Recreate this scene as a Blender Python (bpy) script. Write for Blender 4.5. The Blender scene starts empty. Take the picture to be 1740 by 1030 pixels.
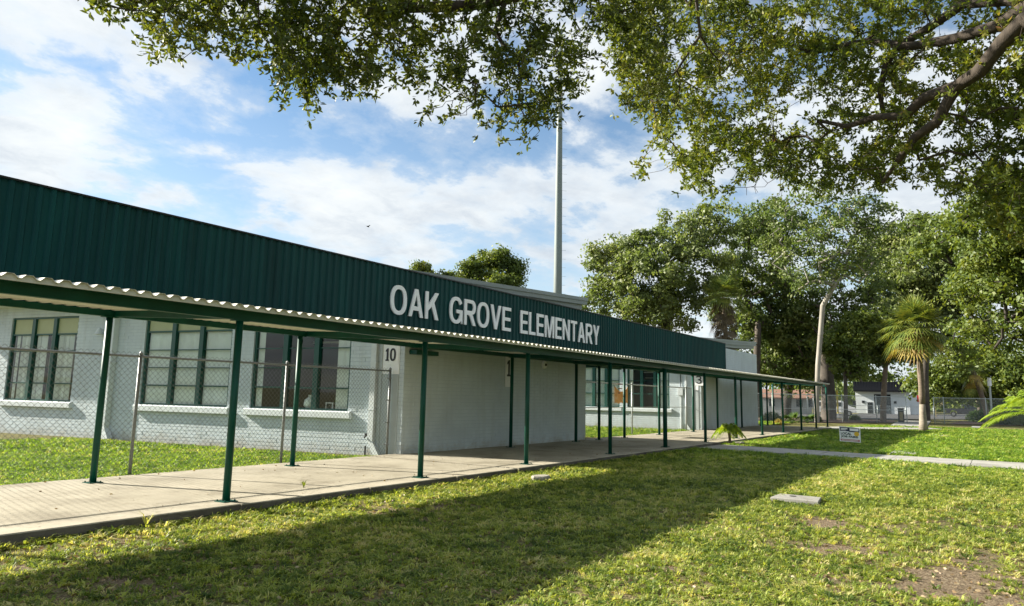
import bpy, math, random
import numpy as np
from mathutils import Vector, Matrix
random.seed(7); RNG = np.random.default_rng(7)
R = math.radians
S = bpy.context.scene
C = S.collection

# ------------------------------------------------------------------ camera
# surveyed from the photograph (1740 px wide): X runs along the covered walk, Y towards the school, Z up
F, CX, CY, HC = 1257., 870., 480., 1.63
_Z = np.array([170, 8180, 1257.]); _Z /= np.linalg.norm(_Z)
_A = np.array([823, -210., 1257]); _A -= _A.dot(_Z)*_Z; _A /= np.linalg.norm(_A)
_B = -np.cross(_Z, _A)
cam_d = bpy.data.cameras.new('camera'); cam = bpy.data.objects.new('camera', cam_d); C.objects.link(cam)
cam_d.sensor_width = 36; cam_d.lens = 36*F/1740; cam_d.shift_y = -35/1740
cam_d.clip_start = .05; cam_d.clip_end = 3000
cam.matrix_world = Matrix([[_A[0], _A[1], -_A[2], 0], [_B[0], _B[1], -_B[2], 0], [_Z[0], _Z[1], -_Z[2], HC], [0, 0, 0, 1]])
S.camera = cam

def ray(x, y):
    d = np.array([x-CX, CY-y, F]); return np.array([d.dot(_A), d.dot(_B), d.dot(_Z)])
def gz(x, y, z=0.):                                   # survey point on level z
    d = ray(x, y); t = (z-HC)/d[2]; return np.array([d[0]*t, d[1]*t, z])
def onY(x, y, Y):
    d = ray(x, y); t = Y/d[1]; return np.array([d[0]*t, Y, HC+d[2]*t])
def onPl(x, y, p, q):
    d = ray(x, y); n = np.array([-(q[1]-p[1]), q[0]-p[0]]); t = n.dot(np.array(p[:2]))/n.dot(d[:2])
    return np.array([d[0]*t, d[1]*t, HC+d[2]*t])
def far(x, y, dist):                                  # survey point at a horizontal distance
    d = ray(x, y); t = dist/math.hypot(d[0], d[1]); return np.array([d[0]*t, d[1]*t, HC+d[2]*t])

# ------------------------------------------------------------------ light
SUN = Vector((-.31*1.85, 1.85, 1.0)).normalized()
ELEV = math.asin(SUN.z)
sl = bpy.data.lights.new('sun', 'SUN'); sl.energy = 5.0; sl.angle = R(.55); sl.color = (1, .93, .80)
so = bpy.data.objects.new('sun', sl); C.objects.link(so)
so.rotation_euler = SUN.to_track_quat('Z', 'Y').to_euler()
S.view_settings.view_transform = 'Standard'; S.view_settings.look = 'None'
S.view_settings.exposure = 1.52; S.view_settings.gamma = 1.0; S.view_settings.use_curve_mapping = False

W = bpy.data.worlds.new("World"); S.world = W; W.use_nodes = True
nt = W.node_tree; nt.nodes.clear()
def N(nt, t, **k):
    n = nt.nodes.new(t)
    for a, v in k.items():
        if a.startswith('i_'):
            key = a[2:]; key = int(key) if key.isdigit() else key.replace('_', ' ')
            n.inputs[key].default_value = v
        else: setattr(n, a, v)
    return n
def L(nt, a, b): nt.links.new(a, b)
def M(nt, op, a, b=None, clamp=False):
    n = nt.nodes.new('ShaderNodeMath'); n.operation = op; n.use_clamp = clamp
    for i, v in enumerate((a, b)):
        if v is None: continue
        if isinstance(v, (int, float)): n.inputs[i].default_value = v
        else: nt.links.new(v, n.inputs[i])
    return n.outputs[0]
def RAMP(nt, f, stops):
    n = nt.nodes.new('ShaderNodeValToRGB'); nt.links.new(f, n.inputs[0])
    e = n.color_ramp.elements
    while len(e) < len(stops): e.new(.5)
    for i, (p, c) in enumerate(stops):
        e[i].position = p; e[i].color = (*c, 1) if len(c) == 3 else c
    return n.outputs[0]
def MIX(nt, f, a, b, mode='MIX'):
    n = nt.nodes.new('ShaderNodeMix'); n.data_type = 'RGBA'; n.blend_type = mode
    for i, v in ((0, f), (6, a), (7, b)):
        if isinstance(v, (int, float)): n.inputs[i].default_value = v
        elif isinstance(v, tuple): n.inputs[i].default_value = (*v, 1)
        else: nt.links.new(v, n.inputs[i])
    return n.outputs[2]
sky = N(nt, 'ShaderNodeTexSky', sky_type='NISHITA', sun_disc=False, sun_elevation=ELEV,
        sun_rotation=math.atan2(SUN.x, SUN.y), altitude=10, air_density=1.0, dust_density=.6, ozone_density=1.3)
tc = N(nt, 'ShaderNodeTexCoord'); sep = N(nt, 'ShaderNodeSeparateXYZ'); L(nt, tc.outputs['Generated'], sep.inputs[0])
zz = M(nt, 'ADD', M(nt, 'MAXIMUM', sep.outputs[2], 0.0), .22)
comb = N(nt, 'ShaderNodeCombineXYZ'); L(nt, M(nt, 'DIVIDE', sep.outputs[0], zz), comb.inputs[0]); L(nt, M(nt, 'DIVIDE', sep.outputs[1], zz), comb.inputs[1])
mp = N(nt, 'ShaderNodeMapping'); L(nt, comb.outputs[0], mp.inputs[0])
mp.inputs['Location'].default_value = (2.35, 1.15, 0); mp.inputs['Rotation'].default_value = (0, 0, R(12)); mp.inputs['Scale'].default_value = (1.0, 1.12, 1)
n1 = N(nt, 'ShaderNodeTexNoise', i_Scale=2.1, i_Detail=12., i_Roughness=.60, i_Distortion=.15); L(nt, mp.outputs[0], n1.inputs['Vector'])
n2 = N(nt, 'ShaderNodeTexNoise', i_Scale=7.5, i_Detail=10., i_Roughness=.62, i_Distortion=.3); L(nt, mp.outputs[0], n2.inputs['Vector'])
n3 = N(nt, 'ShaderNodeTexNoise', i_Scale=.8, i_Detail=5., i_Roughness=.5); L(nt, mp.outputs[0], n3.inputs['Vector'])
cov = M(nt, 'ADD', M(nt, 'ADD', M(nt, 'MULTIPLY', n1.outputs[0], .62), M(nt, 'MULTIPLY', n2.outputs[0], .18)), M(nt, 'MULTIPLY', n3.outputs[0], .20))
mask = RAMP(nt, cov, [(.42, (0, 0, 0)), (.465, (.25, .25, .25)), (.50, (.78, .78, .78)), (.55, (.97, .97, .97)), (1, (1, 1, 1))])
ccol = RAMP(nt, M(nt, 'ADD', M(nt, 'MULTIPLY', n3.outputs[0], .6), M(nt, 'MULTIPLY', n2.outputs[0], .4)),
            [(.36, (7.4, 7.6, 7.6)), (.49, (6.3, 6.65, 6.85)), (.62, (4.5, 5.0, 5.6)), (1, (4, 4.6, 5.3))])
skyc = MIX(nt, 1.0, sky.outputs[0], (.92, 1.10, 1.18), 'MULTIPLY')
hz = RAMP(nt, sep.outputs[2], [(0, (.6, .6, .6)), (.38, (0, 0, 0))])
skyh = MIX(nt, hz, skyc, (6.3, 6.9, 7.4))
wcol = MIX(nt, mask, skyh, ccol)
bg = N(nt, 'ShaderNodeBackground', i_Strength=.050); L(nt, wcol, bg.inputs[0])
wo = N(nt, 'ShaderNodeOutputWorld'); L(nt, bg.outputs[0], wo.inputs[0])

# ------------------------------------------------------------------ materials
MATS = {}
def mat(name, col, rough=.7, metal=0, var=.0, vscale=3., bump=0, bscale=40., col2=None, spec=.5, stretch=None, trans=0):
    m = bpy.data.materials.new(name); m.use_nodes = True; t = m.node_tree
    b = t.nodes['Principled BSDF']; b.inputs['Roughness'].default_value = rough; b.inputs['Metallic'].default_value = metal
    b.inputs['Specular IOR Level'].default_value = spec
    b.inputs['Base Color'].default_value = (*col, 1)
    if var or bump:
        g = t.nodes.new('ShaderNodeNewGeometry'); vec = g.outputs['Position']
        if stretch:
            mpp = t.nodes.new('ShaderNodeMapping'); mpp.inputs['Scale'].default_value = stretch; L(t, vec, mpp.inputs[0]); vec = mpp.outputs[0]
    if var:
        a = N(t, 'ShaderNodeTexNoise', i_Scale=vscale, i_Detail=7., i_Roughness=.62); L(t, vec, a.inputs['Vector'])
        lo = tuple(c*(1-var) for c in col); hi = col2 if col2 else tuple(min(1, c*(1+var)) for c in col)
        L(t, RAMP(t, a.outputs[0], [(.3, lo), (.52, col), (.72, hi)]), b.inputs['Base Color'])
    if bump:
        a = N(t, 'ShaderNodeTexNoise', i_Scale=bscale, i_Detail=5., i_Roughness=.6); L(t, vec, a.inputs['Vector'])
        bp = N(t, 'ShaderNodeBump', i_Strength=bump, i_Distance=.01); L(t, a.outputs[0], bp.inputs['Height']); L(t, bp.outputs[0], b.inputs['Normal'])
    MATS[name] = m; return m
def leafmat(name, stops, scale=1.2, trans=.38, fine=14., rough=.5, tcol=(1.5, 1.35, .55)):
    m = bpy.data.materials.new(name); m.use_nodes = True; t = m.node_tree; b = t.nodes['Principled BSDF']
    g = t.nodes.new('ShaderNodeNewGeometry')
    a = N(t, 'ShaderNodeTexNoise', i_Scale=scale, i_Detail=4.); L(t, g.outputs['Position'], a.inputs['Vector'])
    f = N(t, 'ShaderNodeTexNoise', i_Scale=fine, i_Detail=2.); L(t, g.outputs['Position'], f.inputs['Vector'])
    v = M(t, 'ADD', M(t, 'MULTIPLY', a.outputs[0], .5), M(t, 'MULTIPLY', f.outputs[0], .5))
    c = RAMP(t, v, stops); L(t, c, b.inputs['Base Color']); b.inputs['Roughness'].default_value = rough
    b.inputs['Specular IOR Level'].default_value = .35
    tr = N(t, 'ShaderNodeBsdfTranslucent'); L(t, MIX(t, 1., c, tcol, 'MULTIPLY'), tr.inputs[0])
    mx = N(t, 'ShaderNodeMixShader', i_0=trans); L(t, b.outputs[0], mx.inputs[1]); L(t, tr.outputs[0], mx.inputs[2])
    L(t, mx.outputs[0], t.nodes['Material Output'].inputs[0]); MATS[name] = m; return m

def wall_paint(name, col):
    m = mat(name, col, .6, var=.10, vscale=1.3, bump=.35, bscale=60); t = m.node_tree; b = t.nodes['Principled BSDF']
    # splashed soil low on the wall and faint runs
    src = b.inputs['Base Color'].links[0].from_socket; g = t.nodes.new('ShaderNodeNewGeometry'); sp_ = t.nodes.new('ShaderNodeSeparateXYZ'); L(t, g.outputs['Position'], sp_.inputs[0])
    a = N(t, 'ShaderNodeTexNoise', i_Scale=3., i_Detail=8., i_Roughness=.7); L(t, g.outputs['Position'], a.inputs['Vector'])
    k = RAMP(t, M(t, 'SUBTRACT', M(t, 'ADD', M(t, 'MULTIPLY', a.outputs[0], 1.3), .0), M(t, 'MULTIPLY', sp_.outputs[2], 1.1)), [(.28, (0, 0, 0)), (.75, (.75, .75, .75))])
    mpp = t.nodes.new('ShaderNodeMapping'); mpp.inputs['Scale'].default_value = (5, 5, .35); L(t, g.outputs['Position'], mpp.inputs[0]); st = N(t, 'ShaderNodeTexNoise', i_Scale=1., i_Detail=6.); L(t, mpp.outputs[0], st.inputs['Vector'])
    c = MIX(t, 1., src, RAMP(t, st.outputs[0], [(.35, (.94, .935, .92)), (.5, (1, 1, 1))]), 'MULTIPLY'); L(t, MIX(t, k, c, (.30, .26, .19)), b.inputs['Base Color'])
    return m
wall_paint('wall_paint', (.55, .62, .65)); mat('mortar_paint', (.48, .56, .60), .8, var=.1, vscale=3, bump=.3, bscale=80)
mat('wall_smooth', (.42, .47, .48), .6, var=.06, vscale=2)
mat('sill_paint', (.62, .67, .68), .5, var=.07, vscale=5, bump=.2)
mat('white_panel', (.86, .88, .88), .5, var=.05)
mat('green_metal', (.0015, .062, .042), .45, var=.22, vscale=2.2, spec=.28)
mat('green_fascia', (.0015, .048, .048), .48, var=.30, vscale=2.6, col2=(.002, .064, .060), spec=.22, stretch=(1, 1, .15))
mat('green_frame', (.003, .065, .05), .4)
mat('dark_trim', (.012, .014, .014), .4)
mat('letter_white', (.93, .94, .93), .5, var=.05, vscale=6)
mat('black_paint', (.01, .012, .02), .5)
mat('deck_white', (.62, .605, .53), .45, var=.12, vscale=3, bump=.1)
mat('roof_gray', (.26, .30, .30), .5, var=.12, vscale=2, stretch=(.3, 1, 3))
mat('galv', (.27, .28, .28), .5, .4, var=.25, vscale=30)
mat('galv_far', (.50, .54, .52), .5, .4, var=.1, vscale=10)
mat('wire', (.20, .21, .21), .6, .2)
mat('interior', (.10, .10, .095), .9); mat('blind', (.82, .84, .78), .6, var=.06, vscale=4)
mat('spandrel', (.42, .45, .26), .55, var=.05)
mat('asphalt', (.055, .055, .056), .9, var=.15, vscale=.5)
mat('mulch', (.085, .045, .028), .95, var=.5, vscale=6, bump=1, bscale=20)
mat('stone', (.30, .28, .23), .9, var=.3, vscale=20, bump=.6)
mat('bark', (.055, .043, .032), .95, var=.4, vscale=5, bump=1., bscale=18, stretch=(3, 3, .7))
mat('bark_dark', (.045, .036, .03), .95, var=.4, vscale=1.5, bump=1., bscale=6)
mat('bark_far', (.085, .072, .058), .95, var=.45, vscale=1.5, bump=1., bscale=6)
mat('bark_pale', (.26, .24, .205), .85, var=.35, vscale=1.2, bump=.5, bscale=8, stretch=(1, 1, .4))
mat('palm_trunk', (.17, .13, .095), .9, var=.35, vscale=6, bump=1., bscale=14, stretch=(1, 1, 3))
mat('palm_trunk_pale', (.26, .225, .175), .9, var=.3, vscale=5, bump=.8, bscale=12, stretch=(1, 1, 4))
mat('pole_steel', (.17, .205, .20), .6, .1, var=.08, vscale=1)
mat('banner', (.80, .40, .12), .6, var=.2, vscale=5, col2=(.8, .62, .42))
mat('sign_white', (.93, .93, .93), .4); mat('sign_navy', (.012, .018, .06), .4); mat('sign_red', (.42, .10, .12), .4)
mat('sign_green', (.02, .06, .05), .4); mat('sign_yellow', (.85, .55, .04), .4)
mat('shop_white', (.62, .66, .68), .6, var=.08, vscale=.7); mat('shop_dark', (.005, .006, .009), .5, spec=.2)
mat('house_wall', (.36, .37, .36), .7, var=.08, vscale=.5); mat('house_roof', (.20, .105, .07), .8, var=.2, vscale=1)
mat('rubber', (.012, .012, .012), .8); mat('truck_paint', (.035, .037, .045), .3); mat('car_glass', (.03, .04, .05), .08)
mat('chrome', (.55, .56, .57), .25, .9); mat('van_paint', (.70, .71, .72), .3)
mat('red_paint', (.55, .03, .03), .4); mat('yellow_guard', (.65, .50, .08), .5); mat('pot_green', (.02, .18, .07), .5)
mat('tan_panel', (.26, .21, .10), .8); mat('bird_black', (.01, .01, .01), .8); mat('terracotta', (.3, .12, .07), .8)
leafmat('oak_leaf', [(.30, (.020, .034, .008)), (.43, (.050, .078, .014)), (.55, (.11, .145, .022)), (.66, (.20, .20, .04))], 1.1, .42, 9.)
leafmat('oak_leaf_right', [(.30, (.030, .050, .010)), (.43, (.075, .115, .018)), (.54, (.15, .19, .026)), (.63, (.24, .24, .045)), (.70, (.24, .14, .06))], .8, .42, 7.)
leafmat('tree_far', [(.30, (.035, .058, .018)), (.45, (.09, .13, .038)), (.56, (.16, .20, .055)), (.70, (.23, .23, .08))], .28, .36, 1.6, tcol=(1.25, 1.4, .6))
leafmat('tree_grey', [(.30, (.055, .080, .030)), (.45, (.125, .160, .055)), (.56, (.20, .235, .075)), (.70, (.27, .25, .10))], .28, .36, 1.6, tcol=(1.25, 1.4, .6))
leafmat('tree_bright', [(.30, (.040, .070, .014)), (.48, (.105, .155, .032)), (.60, (.17, .21, .045)), (.72, (.22, .24, .06))], .3, .4, 1.6)
leafmat('palm_green', [(.33, (.045, .085, .022)), (.47, (.12, .175, .038)), (.64, (.28, .29, .06))], .8, .3, 5.)
leafmat('palm_dry', [(.35, (.20, .17, .04)), (.5, (.40, .31, .08)), (.65, (.34, .22, .12))], .9, .3, 5.)
leafmat('palm_skirt', [(.35, (.05, .04, .025)), (.5, (.11, .085, .05)), (.65, (.17, .13, .07))], .9, .2, 5.)
leafmat('palm_bright', [(.35, (.13, .22, .02)), (.5, (.25, .36, .03)), (.65, (.34, .42, .05))], 1.5, .45, 6.)
leafmat('shrub', [(.35, (.02, .05, .012)), (.5, (.05, .1, .02)), (.65, (.09, .14, .03))], 1.5, .35, 6.)
leafmat('dead_leaf', [(.35, (.12, .07, .035)), (.5, (.26, .18, .10)), (.62, (.42, .36, .22))], 3., .15, 20.)

def grassmat(name, lo, mid, hi, dry):
    m = bpy.data.materials.new(name); m.use_nodes = True; t = m.node_tree; b = t.nodes['Principled BSDF']
    g = t.nodes.new('ShaderNodeNewGeometry'); oi = t.nodes.new('ShaderNodeObjectInfo')
    a = N(t, 'ShaderNodeTexNoise', i_Scale=.55, i_Detail=4.); L(t, g.outputs['Position'], a.inputs['Vector'])
    f = N(t, 'ShaderNodeTexNoise', i_Scale=3.5, i_Detail=3.); L(t, g.outputs['Position'], f.inputs['Vector'])
    v = M(t, 'ADD', M(t, 'ADD', M(t, 'MULTIPLY', a.outputs[0], .45), M(t, 'MULTIPLY', f.outputs[0], .45)), M(t, 'MULTIPLY', oi.outputs['Random'], .36))
    # worn yellowish turf near the street, lusher turf in the courtyard and beyond the path
    sx = t.nodes.new('ShaderNodeSeparateXYZ'); L(t, g.outputs['Position'], sx.inputs[0])
    lush = M(t, 'ADD', M(t, 'MULTIPLY', M(t, 'SUBTRACT', sx.outputs[0], 17.), .12, True), M(t, 'MULTIPLY', M(t, 'SUBTRACT', sx.outputs[1], 12.), 1., True), True)
    c = RAMP(t, v, [(.44, lo), (.58, mid), (.72, hi), (.82, dry)]); c2 = RAMP(t, v, [(.44, (.05, .115, .014)), (.58, (.145, .255, .028)), (.74, (.28, .41, .05)), (.90, dry)])
    c = MIX(t, lush, c, c2); L(t, c, b.inputs['Base Color'])
    b.inputs['Roughness'].default_value = .55; b.inputs['Specular IOR Level'].default_value = .3
    tr = N(t, 'ShaderNodeBsdfTranslucent'); L(t, MIX(t, 1., c, (1.5, 1.4, .6), 'MULTIPLY'), tr.inputs[0])
    mx = N(t, 'ShaderNodeMixShader', i_0=.45); L(t, b.outputs[0], mx.inputs[1]); L(t, tr.outputs[0], mx.inputs[2])
    L(t, mx.outputs[0], t.nodes['Material Output'].inputs[0]); MATS[name] = m
grassmat('grass_blade', (.060, .112, .020), (.185, .250, .040), (.36, .42, .080), (.54, .50, .23))

def concretemat(name, c1, c2, c3):
    m = bpy.data.materials.new(name); m.use_nodes = True; t = m.node_tree; b = t.nodes['Principled BSDF']
    g = t.nodes.new('ShaderNodeNewGeometry'); P = g.outputs['Position']
    a = N(t, 'ShaderNodeTexNoise', i_Scale=.9, i_Detail=8., i_Roughness=.65); L(t, P, a.inputs['Vector'])
    f = N(t, 'ShaderNodeTexNoise', i_Scale=55., i_Detail=4., i_Roughness=.7); L(t, P, f.inputs['Vector'])
    c = RAMP(t, a.outputs[0], [(.34, c1), (.5, c2), (.66, c3)])
    c = MIX(t, .35, c, RAMP(t, f.outputs[0], [(.35, (.55, .55, .55)), (.6, (1.1, 1.1, 1.1))]), 'MULTIPLY')
    v = N(t, 'ShaderNodeTexVoronoi', feature='DISTANCE_TO_EDGE', i_Scale=.33)
    d = N(t, 'ShaderNodeTexNoise', i_Scale=2.2, i_Detail=6.); L(t, P, d.inputs['Vector'])
    vm = N(t, 'ShaderNodeVectorMath', operation='MULTIPLY_ADD'); L(t, d.outputs['Color'], vm.inputs[0]); vm.inputs[1].default_value = (1, 1, 1); L(t, P, vm.inputs[2]); L(t, vm.outputs[0], v.inputs['Vector'])
    cr = RAMP(t, v.outputs[0], [(0, (.5, .47, .42)), (.006, (1, 1, 1))])
    s = N(t, 'ShaderNodeTexNoise', i_Scale=4., i_Detail=6., i_Roughness=.7); L(t, P, s.inputs['Vector'])
    st = RAMP(t, s.outputs[0], [(.28, (.62, .58, .5)), (.42, (1, 1, 1))])
    c = MIX(t, .8, MIX(t, .6, c, cr, 'MULTIPLY'), st, 'MULTIPLY')
    L(t, c, b.inputs['Base Color']); b.inputs['Roughness'].default_value = .85
    bp = N(t, 'ShaderNodeBump', i_Strength=.35, i_Distance=.004); L(t, f.outputs[0], bp.inputs['Height']); L(t, bp.outputs[0], b.inputs['Normal'])
    MATS[name] = m
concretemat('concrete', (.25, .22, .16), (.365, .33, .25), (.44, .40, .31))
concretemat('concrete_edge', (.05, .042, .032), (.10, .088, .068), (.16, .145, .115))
concretemat('concrete_path', (.24, .23, .205), (.33, .32, .285), (.40, .39, .35))

def soilmat():
    m = bpy.data.materials.new('lawn_soil'); m.use_nodes = True; t = m.node_tree; b = t.nodes['Principled BSDF']
    g = t.nodes.new('ShaderNodeNewGeometry'); P = g.outputs['Position']
    at = N(t, 'ShaderNodeAttribute', attribute_name='bare')
    a = N(t, 'ShaderNodeTexNoise', i_Scale=1.6, i_Detail=8., i_Roughness=.7); L(t, P, a.inputs['Vector'])
    f = N(t, 'ShaderNodeTexNoise', i_Scale=38., i_Detail=5., i_Roughness=.75); L(t, P, f.inputs['Vector'])
    green = RAMP(t, f.outputs[0], [(.32, (.035, .034, .014)), (.48, (.12, .115, .040)), (.60, (.24, .22, .09)), (.72, (.42, .36, .21))])
    brown = RAMP(t, f.outputs[0], [(.32, (.06, .042, .026)), (.46, (.17, .125, .08)), (.60, (.30, .24, .16)), (.72, (.48, .42, .31))])
    v = M(t, 'ADD', M(t, 'MULTIPLY', at.outputs['Fac'], 1.15), M(t, 'MULTIPLY', M(t, 'SUBTRACT', a.outputs[0], .5), 1.6))
    k = RAMP(t, v, [(.25, (0, 0, 0)), (.8, (1, 1, 1))])
    L(t, MIX(t, k, green, brown), b.inputs['Base Color']); b.inputs['Roughness'].default_value = .95; b.inputs['Specular IOR Level'].default_value = .1
    bp = N(t, 'ShaderNodeBump', i_Strength=1., i_Distance=.03); L(t, f.outputs[0], bp.inputs['Height']); L(t, bp.outputs[0], b.inputs['Normal'])
    MATS['lawn_soil'] = m
soilmat()
def glassmat():
    m = bpy.data.materials.new('window_glass'); m.use_nodes = True; t = m.node_tree; t.nodes.remove(t.nodes['Principled BSDF'])
    tr = N(t, 'ShaderNodeBsdfTransparent'); tr.inputs[0].default_value = (.92, .95, .94, 1)
    gl = N(t, 'ShaderNodeBsdfGlossy'); gl.inputs['Roughness'].default_value = .03
    fr = N(t, 'ShaderNodeFresnel', i_IOR=1.5); ge = t.nodes.new('ShaderNodeNewGeometry'); f2 = M(t, 'MULTIPLY', M(t, 'MULTIPLY', fr.outputs[0], 1.3, True), M(t, 'SUBTRACT', 1.0, ge.outputs['Backfacing']))
    mx = N(t, 'ShaderNodeMixShader'); L(t, f2, mx.inputs[0]); L(t, tr.outputs[0], mx.inputs[1]); L(t, gl.outputs[0], mx.inputs[2])
    L(t, mx.outputs[0], t.nodes['Material Output'].inputs[0]); MATS['window_glass'] = m
glassmat()

# ------------------------------------------------------------------ builders
class MB:
    def __init__(s): s.v = []; s.f = []
    def quad(s, a, b, c, d):
        n = len(s.v); s.v += [tuple(a), tuple(b), tuple(c), tuple(d)]; s.f.append((n, n+1, n+2, n+3))
    def box(s, x0, y0, z0, x1, y1, z1): return s.obox((x0, y0, z0), (x1-x0, 0, 0), (0, y1-y0, 0), (0, 0, z1-z0))
    def obox(s, o, a, b, c):
        o, a, b, c = (np.array(t, float) for t in (o, a, b, c)); n = len(s.v)
        if np.dot(np.cross(a, b), c) < 0: a, b = b, a
        for p in (o, o+a, o+a+b, o+b, o+c, o+a+c, o+a+b+c, o+b+c): s.v.append(tuple(p))
        for f in ((0, 3, 2, 1), (4, 5, 6, 7), (0, 1, 5, 4), (1, 2, 6, 5), (2, 3, 7, 6), (3, 0, 4, 7)): s.f.append(tuple(n+i for i in f))
        return s
    def bar(s, p, q, w, h):                # rectangular bar between two points
        p, q = np.array(p, float), np.array(q, float); d = q-p; u = np.cross(d, (0, 0, 1)); 
        if np.linalg.norm(u) < 1e-6: u = np.array([1., 0, 0])
        u /= np.linalg.norm(u); v = np.cross(u, d); v /= np.linalg.norm(v)
        return s.obox(p-u*w/2-v*h/2, d, u*w, v*h)
    def tube(s, pts, rad, n=8, cap=True):
        pts = [np.array(p, float) for p in pts]
        if isinstance(rad, (int, float)): rad = [rad]*len(pts)
        base = len(s.v); ref = None
        for i, p in enumerate(pts):
            d = pts[min(i+1, len(pts)-1)]-pts[max(i-1, 0)]; d = d/(np.linalg.norm(d)+1e-9)
            if ref is None: ref = np.cross(d, (0, 0, 1)) if abs(d[2]) < .9 else np.cross(d, (1, 0, 0))
            u = ref-d*ref.dot(d); u /= (np.linalg.norm(u)+1e-9); ref = u; v = np.cross(d, u)
            for k in range(n):
                a = 2*math.pi*k/n; s.v.append(tuple(p+rad[i]*(u*math.cos(a)+v*math.sin(a))))
        for i in range(len(pts)-1):
            for k in range(n):
                a, b = base+i*n+k, base+i*n+(k+1) % n; s.f.append((a, b, b+n, a+n))
        if cap: s.f.append(tuple(base+k for k in reversed(range(n)))); s.f.append(tuple(base+(len(pts)-1)*n+k for k in range(n)))
        return s
    def prism(s, prof, o, ax, up, ext):    # 2-D profile (a,b) at origin o, axes ax,up, extruded along ext
        o, ax, up, ext = (np.array(t, float) for t in (o, ax, up, ext)); n = len(prof); b = len(s.v)
        for e in (0, 1):
            for (a, c) in prof: s.v.append(tuple(o+ax*a+up*c+ext*e))
        s.f.append(tuple(b+i for i in reversed(range(n)))); s.f.append(tuple(b+n+i for i in range(n)))
        for i in range(n): j = (i+1) % n; s.f.append((b+i, b+j, b+n+j, b+n+i))
        return s
    def mesh(s, name): 
        m = bpy.data.meshes.new(name); m.from_pydata(s.v, [], s.f); m.validate(); m.update(); return m
    def build(s, name, m, parent=None, smooth=False, bevel=0):
        me = s.mesh(name); me.materials.append(MATS[m] if isinstance(m, str) else m)
        if smooth: me.polygons.foreach_set('use_smooth', [True]*len(me.polygons))
        return link(name, me, parent, bevel)
def link(name, me, parent=None, bevel=0):
    o = bpy.data.objects.new(name, me); C.objects.link(o)
    if parent: o.parent = parent; o.matrix_parent_inverse = Matrix.Translation(-Vector(parent.location)) if parent.type == 'EMPTY' and parent.parent is None else Matrix()
    if bevel:
        b = o.modifiers.new('bevel', 'BEVEL'); b.width = bevel; b.segments = 2; b.limit_method = 'ANGLE'
    return o
def tag(o, label=None, cat=None, group=None, kind=None):
    for k, v in (('label', label), ('category', cat), ('group', group), ('kind', kind)):
        if v: o[k] = v
    return o
def thing(name, loc, label, cat, group=None):      # children's meshes are written in world coordinates
    o = bpy.data.objects.new(name, None); o.empty_display_size = .2; C.objects.link(o); o.location = tuple(loc); tag(o, label, cat, group); return o
def pairs(v, k, name, m):                          # v (n,k,3) -> mesh of n k-gons
    n = len(v); me = bpy.data.meshes.new(name); me.vertices.add(n*k); me.vertices.foreach_set('co', np.ascontiguousarray(v, dtype=np.float32).ravel())
    me.loops.add(n*k); me.loops.foreach_set('vertex_index', np.arange(n*k, dtype=np.int32))
    me.polygons.add(n); me.polygons.foreach_set('loop_start', np.arange(0, n*k, k, dtype=np.int32)); me.polygons.foreach_set('loop_total', np.full(n, k, dtype=np.int32))
    me.update(calc_edges=True); me.materials.append(MATS[m]); return me
def unit(a): return a/(np.linalg.norm(a, axis=-1, keepdims=True)+1e-9)
def leaves(P, D, length, width, name, m, hexa=False, rng=RNG, nrm=None):
    n = len(P); length = np.broadcast_to(length, (n,))[:, None]; width = np.broadcast_to(width, (n,))[:, None]
    D = unit(D); Sd = unit(np.cross(D, rng.normal(size=(n, 3)))); Nn = np.cross(D, Sd)
    if nrm is not None: Sd = unit(np.cross(D, nrm)+1e-6); Nn = np.cross(Sd, D)
    tip = P+D*length-Nn*length*.12
    if hexa:
        v = np.stack([P, P+D*length*.38+Sd*width*.42+Nn*width*.1, P+D*length*.7+Sd*width*.5, tip, P+D*length*.7-Sd*width*.5, P+D*length*.38-Sd*width*.42+Nn*width*.1], 1)
        return pairs(v, 6, name, m)
    v = np.stack([P, P+D*length*.5+Sd*width*.5+Nn*width*.15, tip, P+D*length*.5-Sd*width*.5+Nn*width*.15], 1)
    return pairs(v, 4, name, m)

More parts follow.
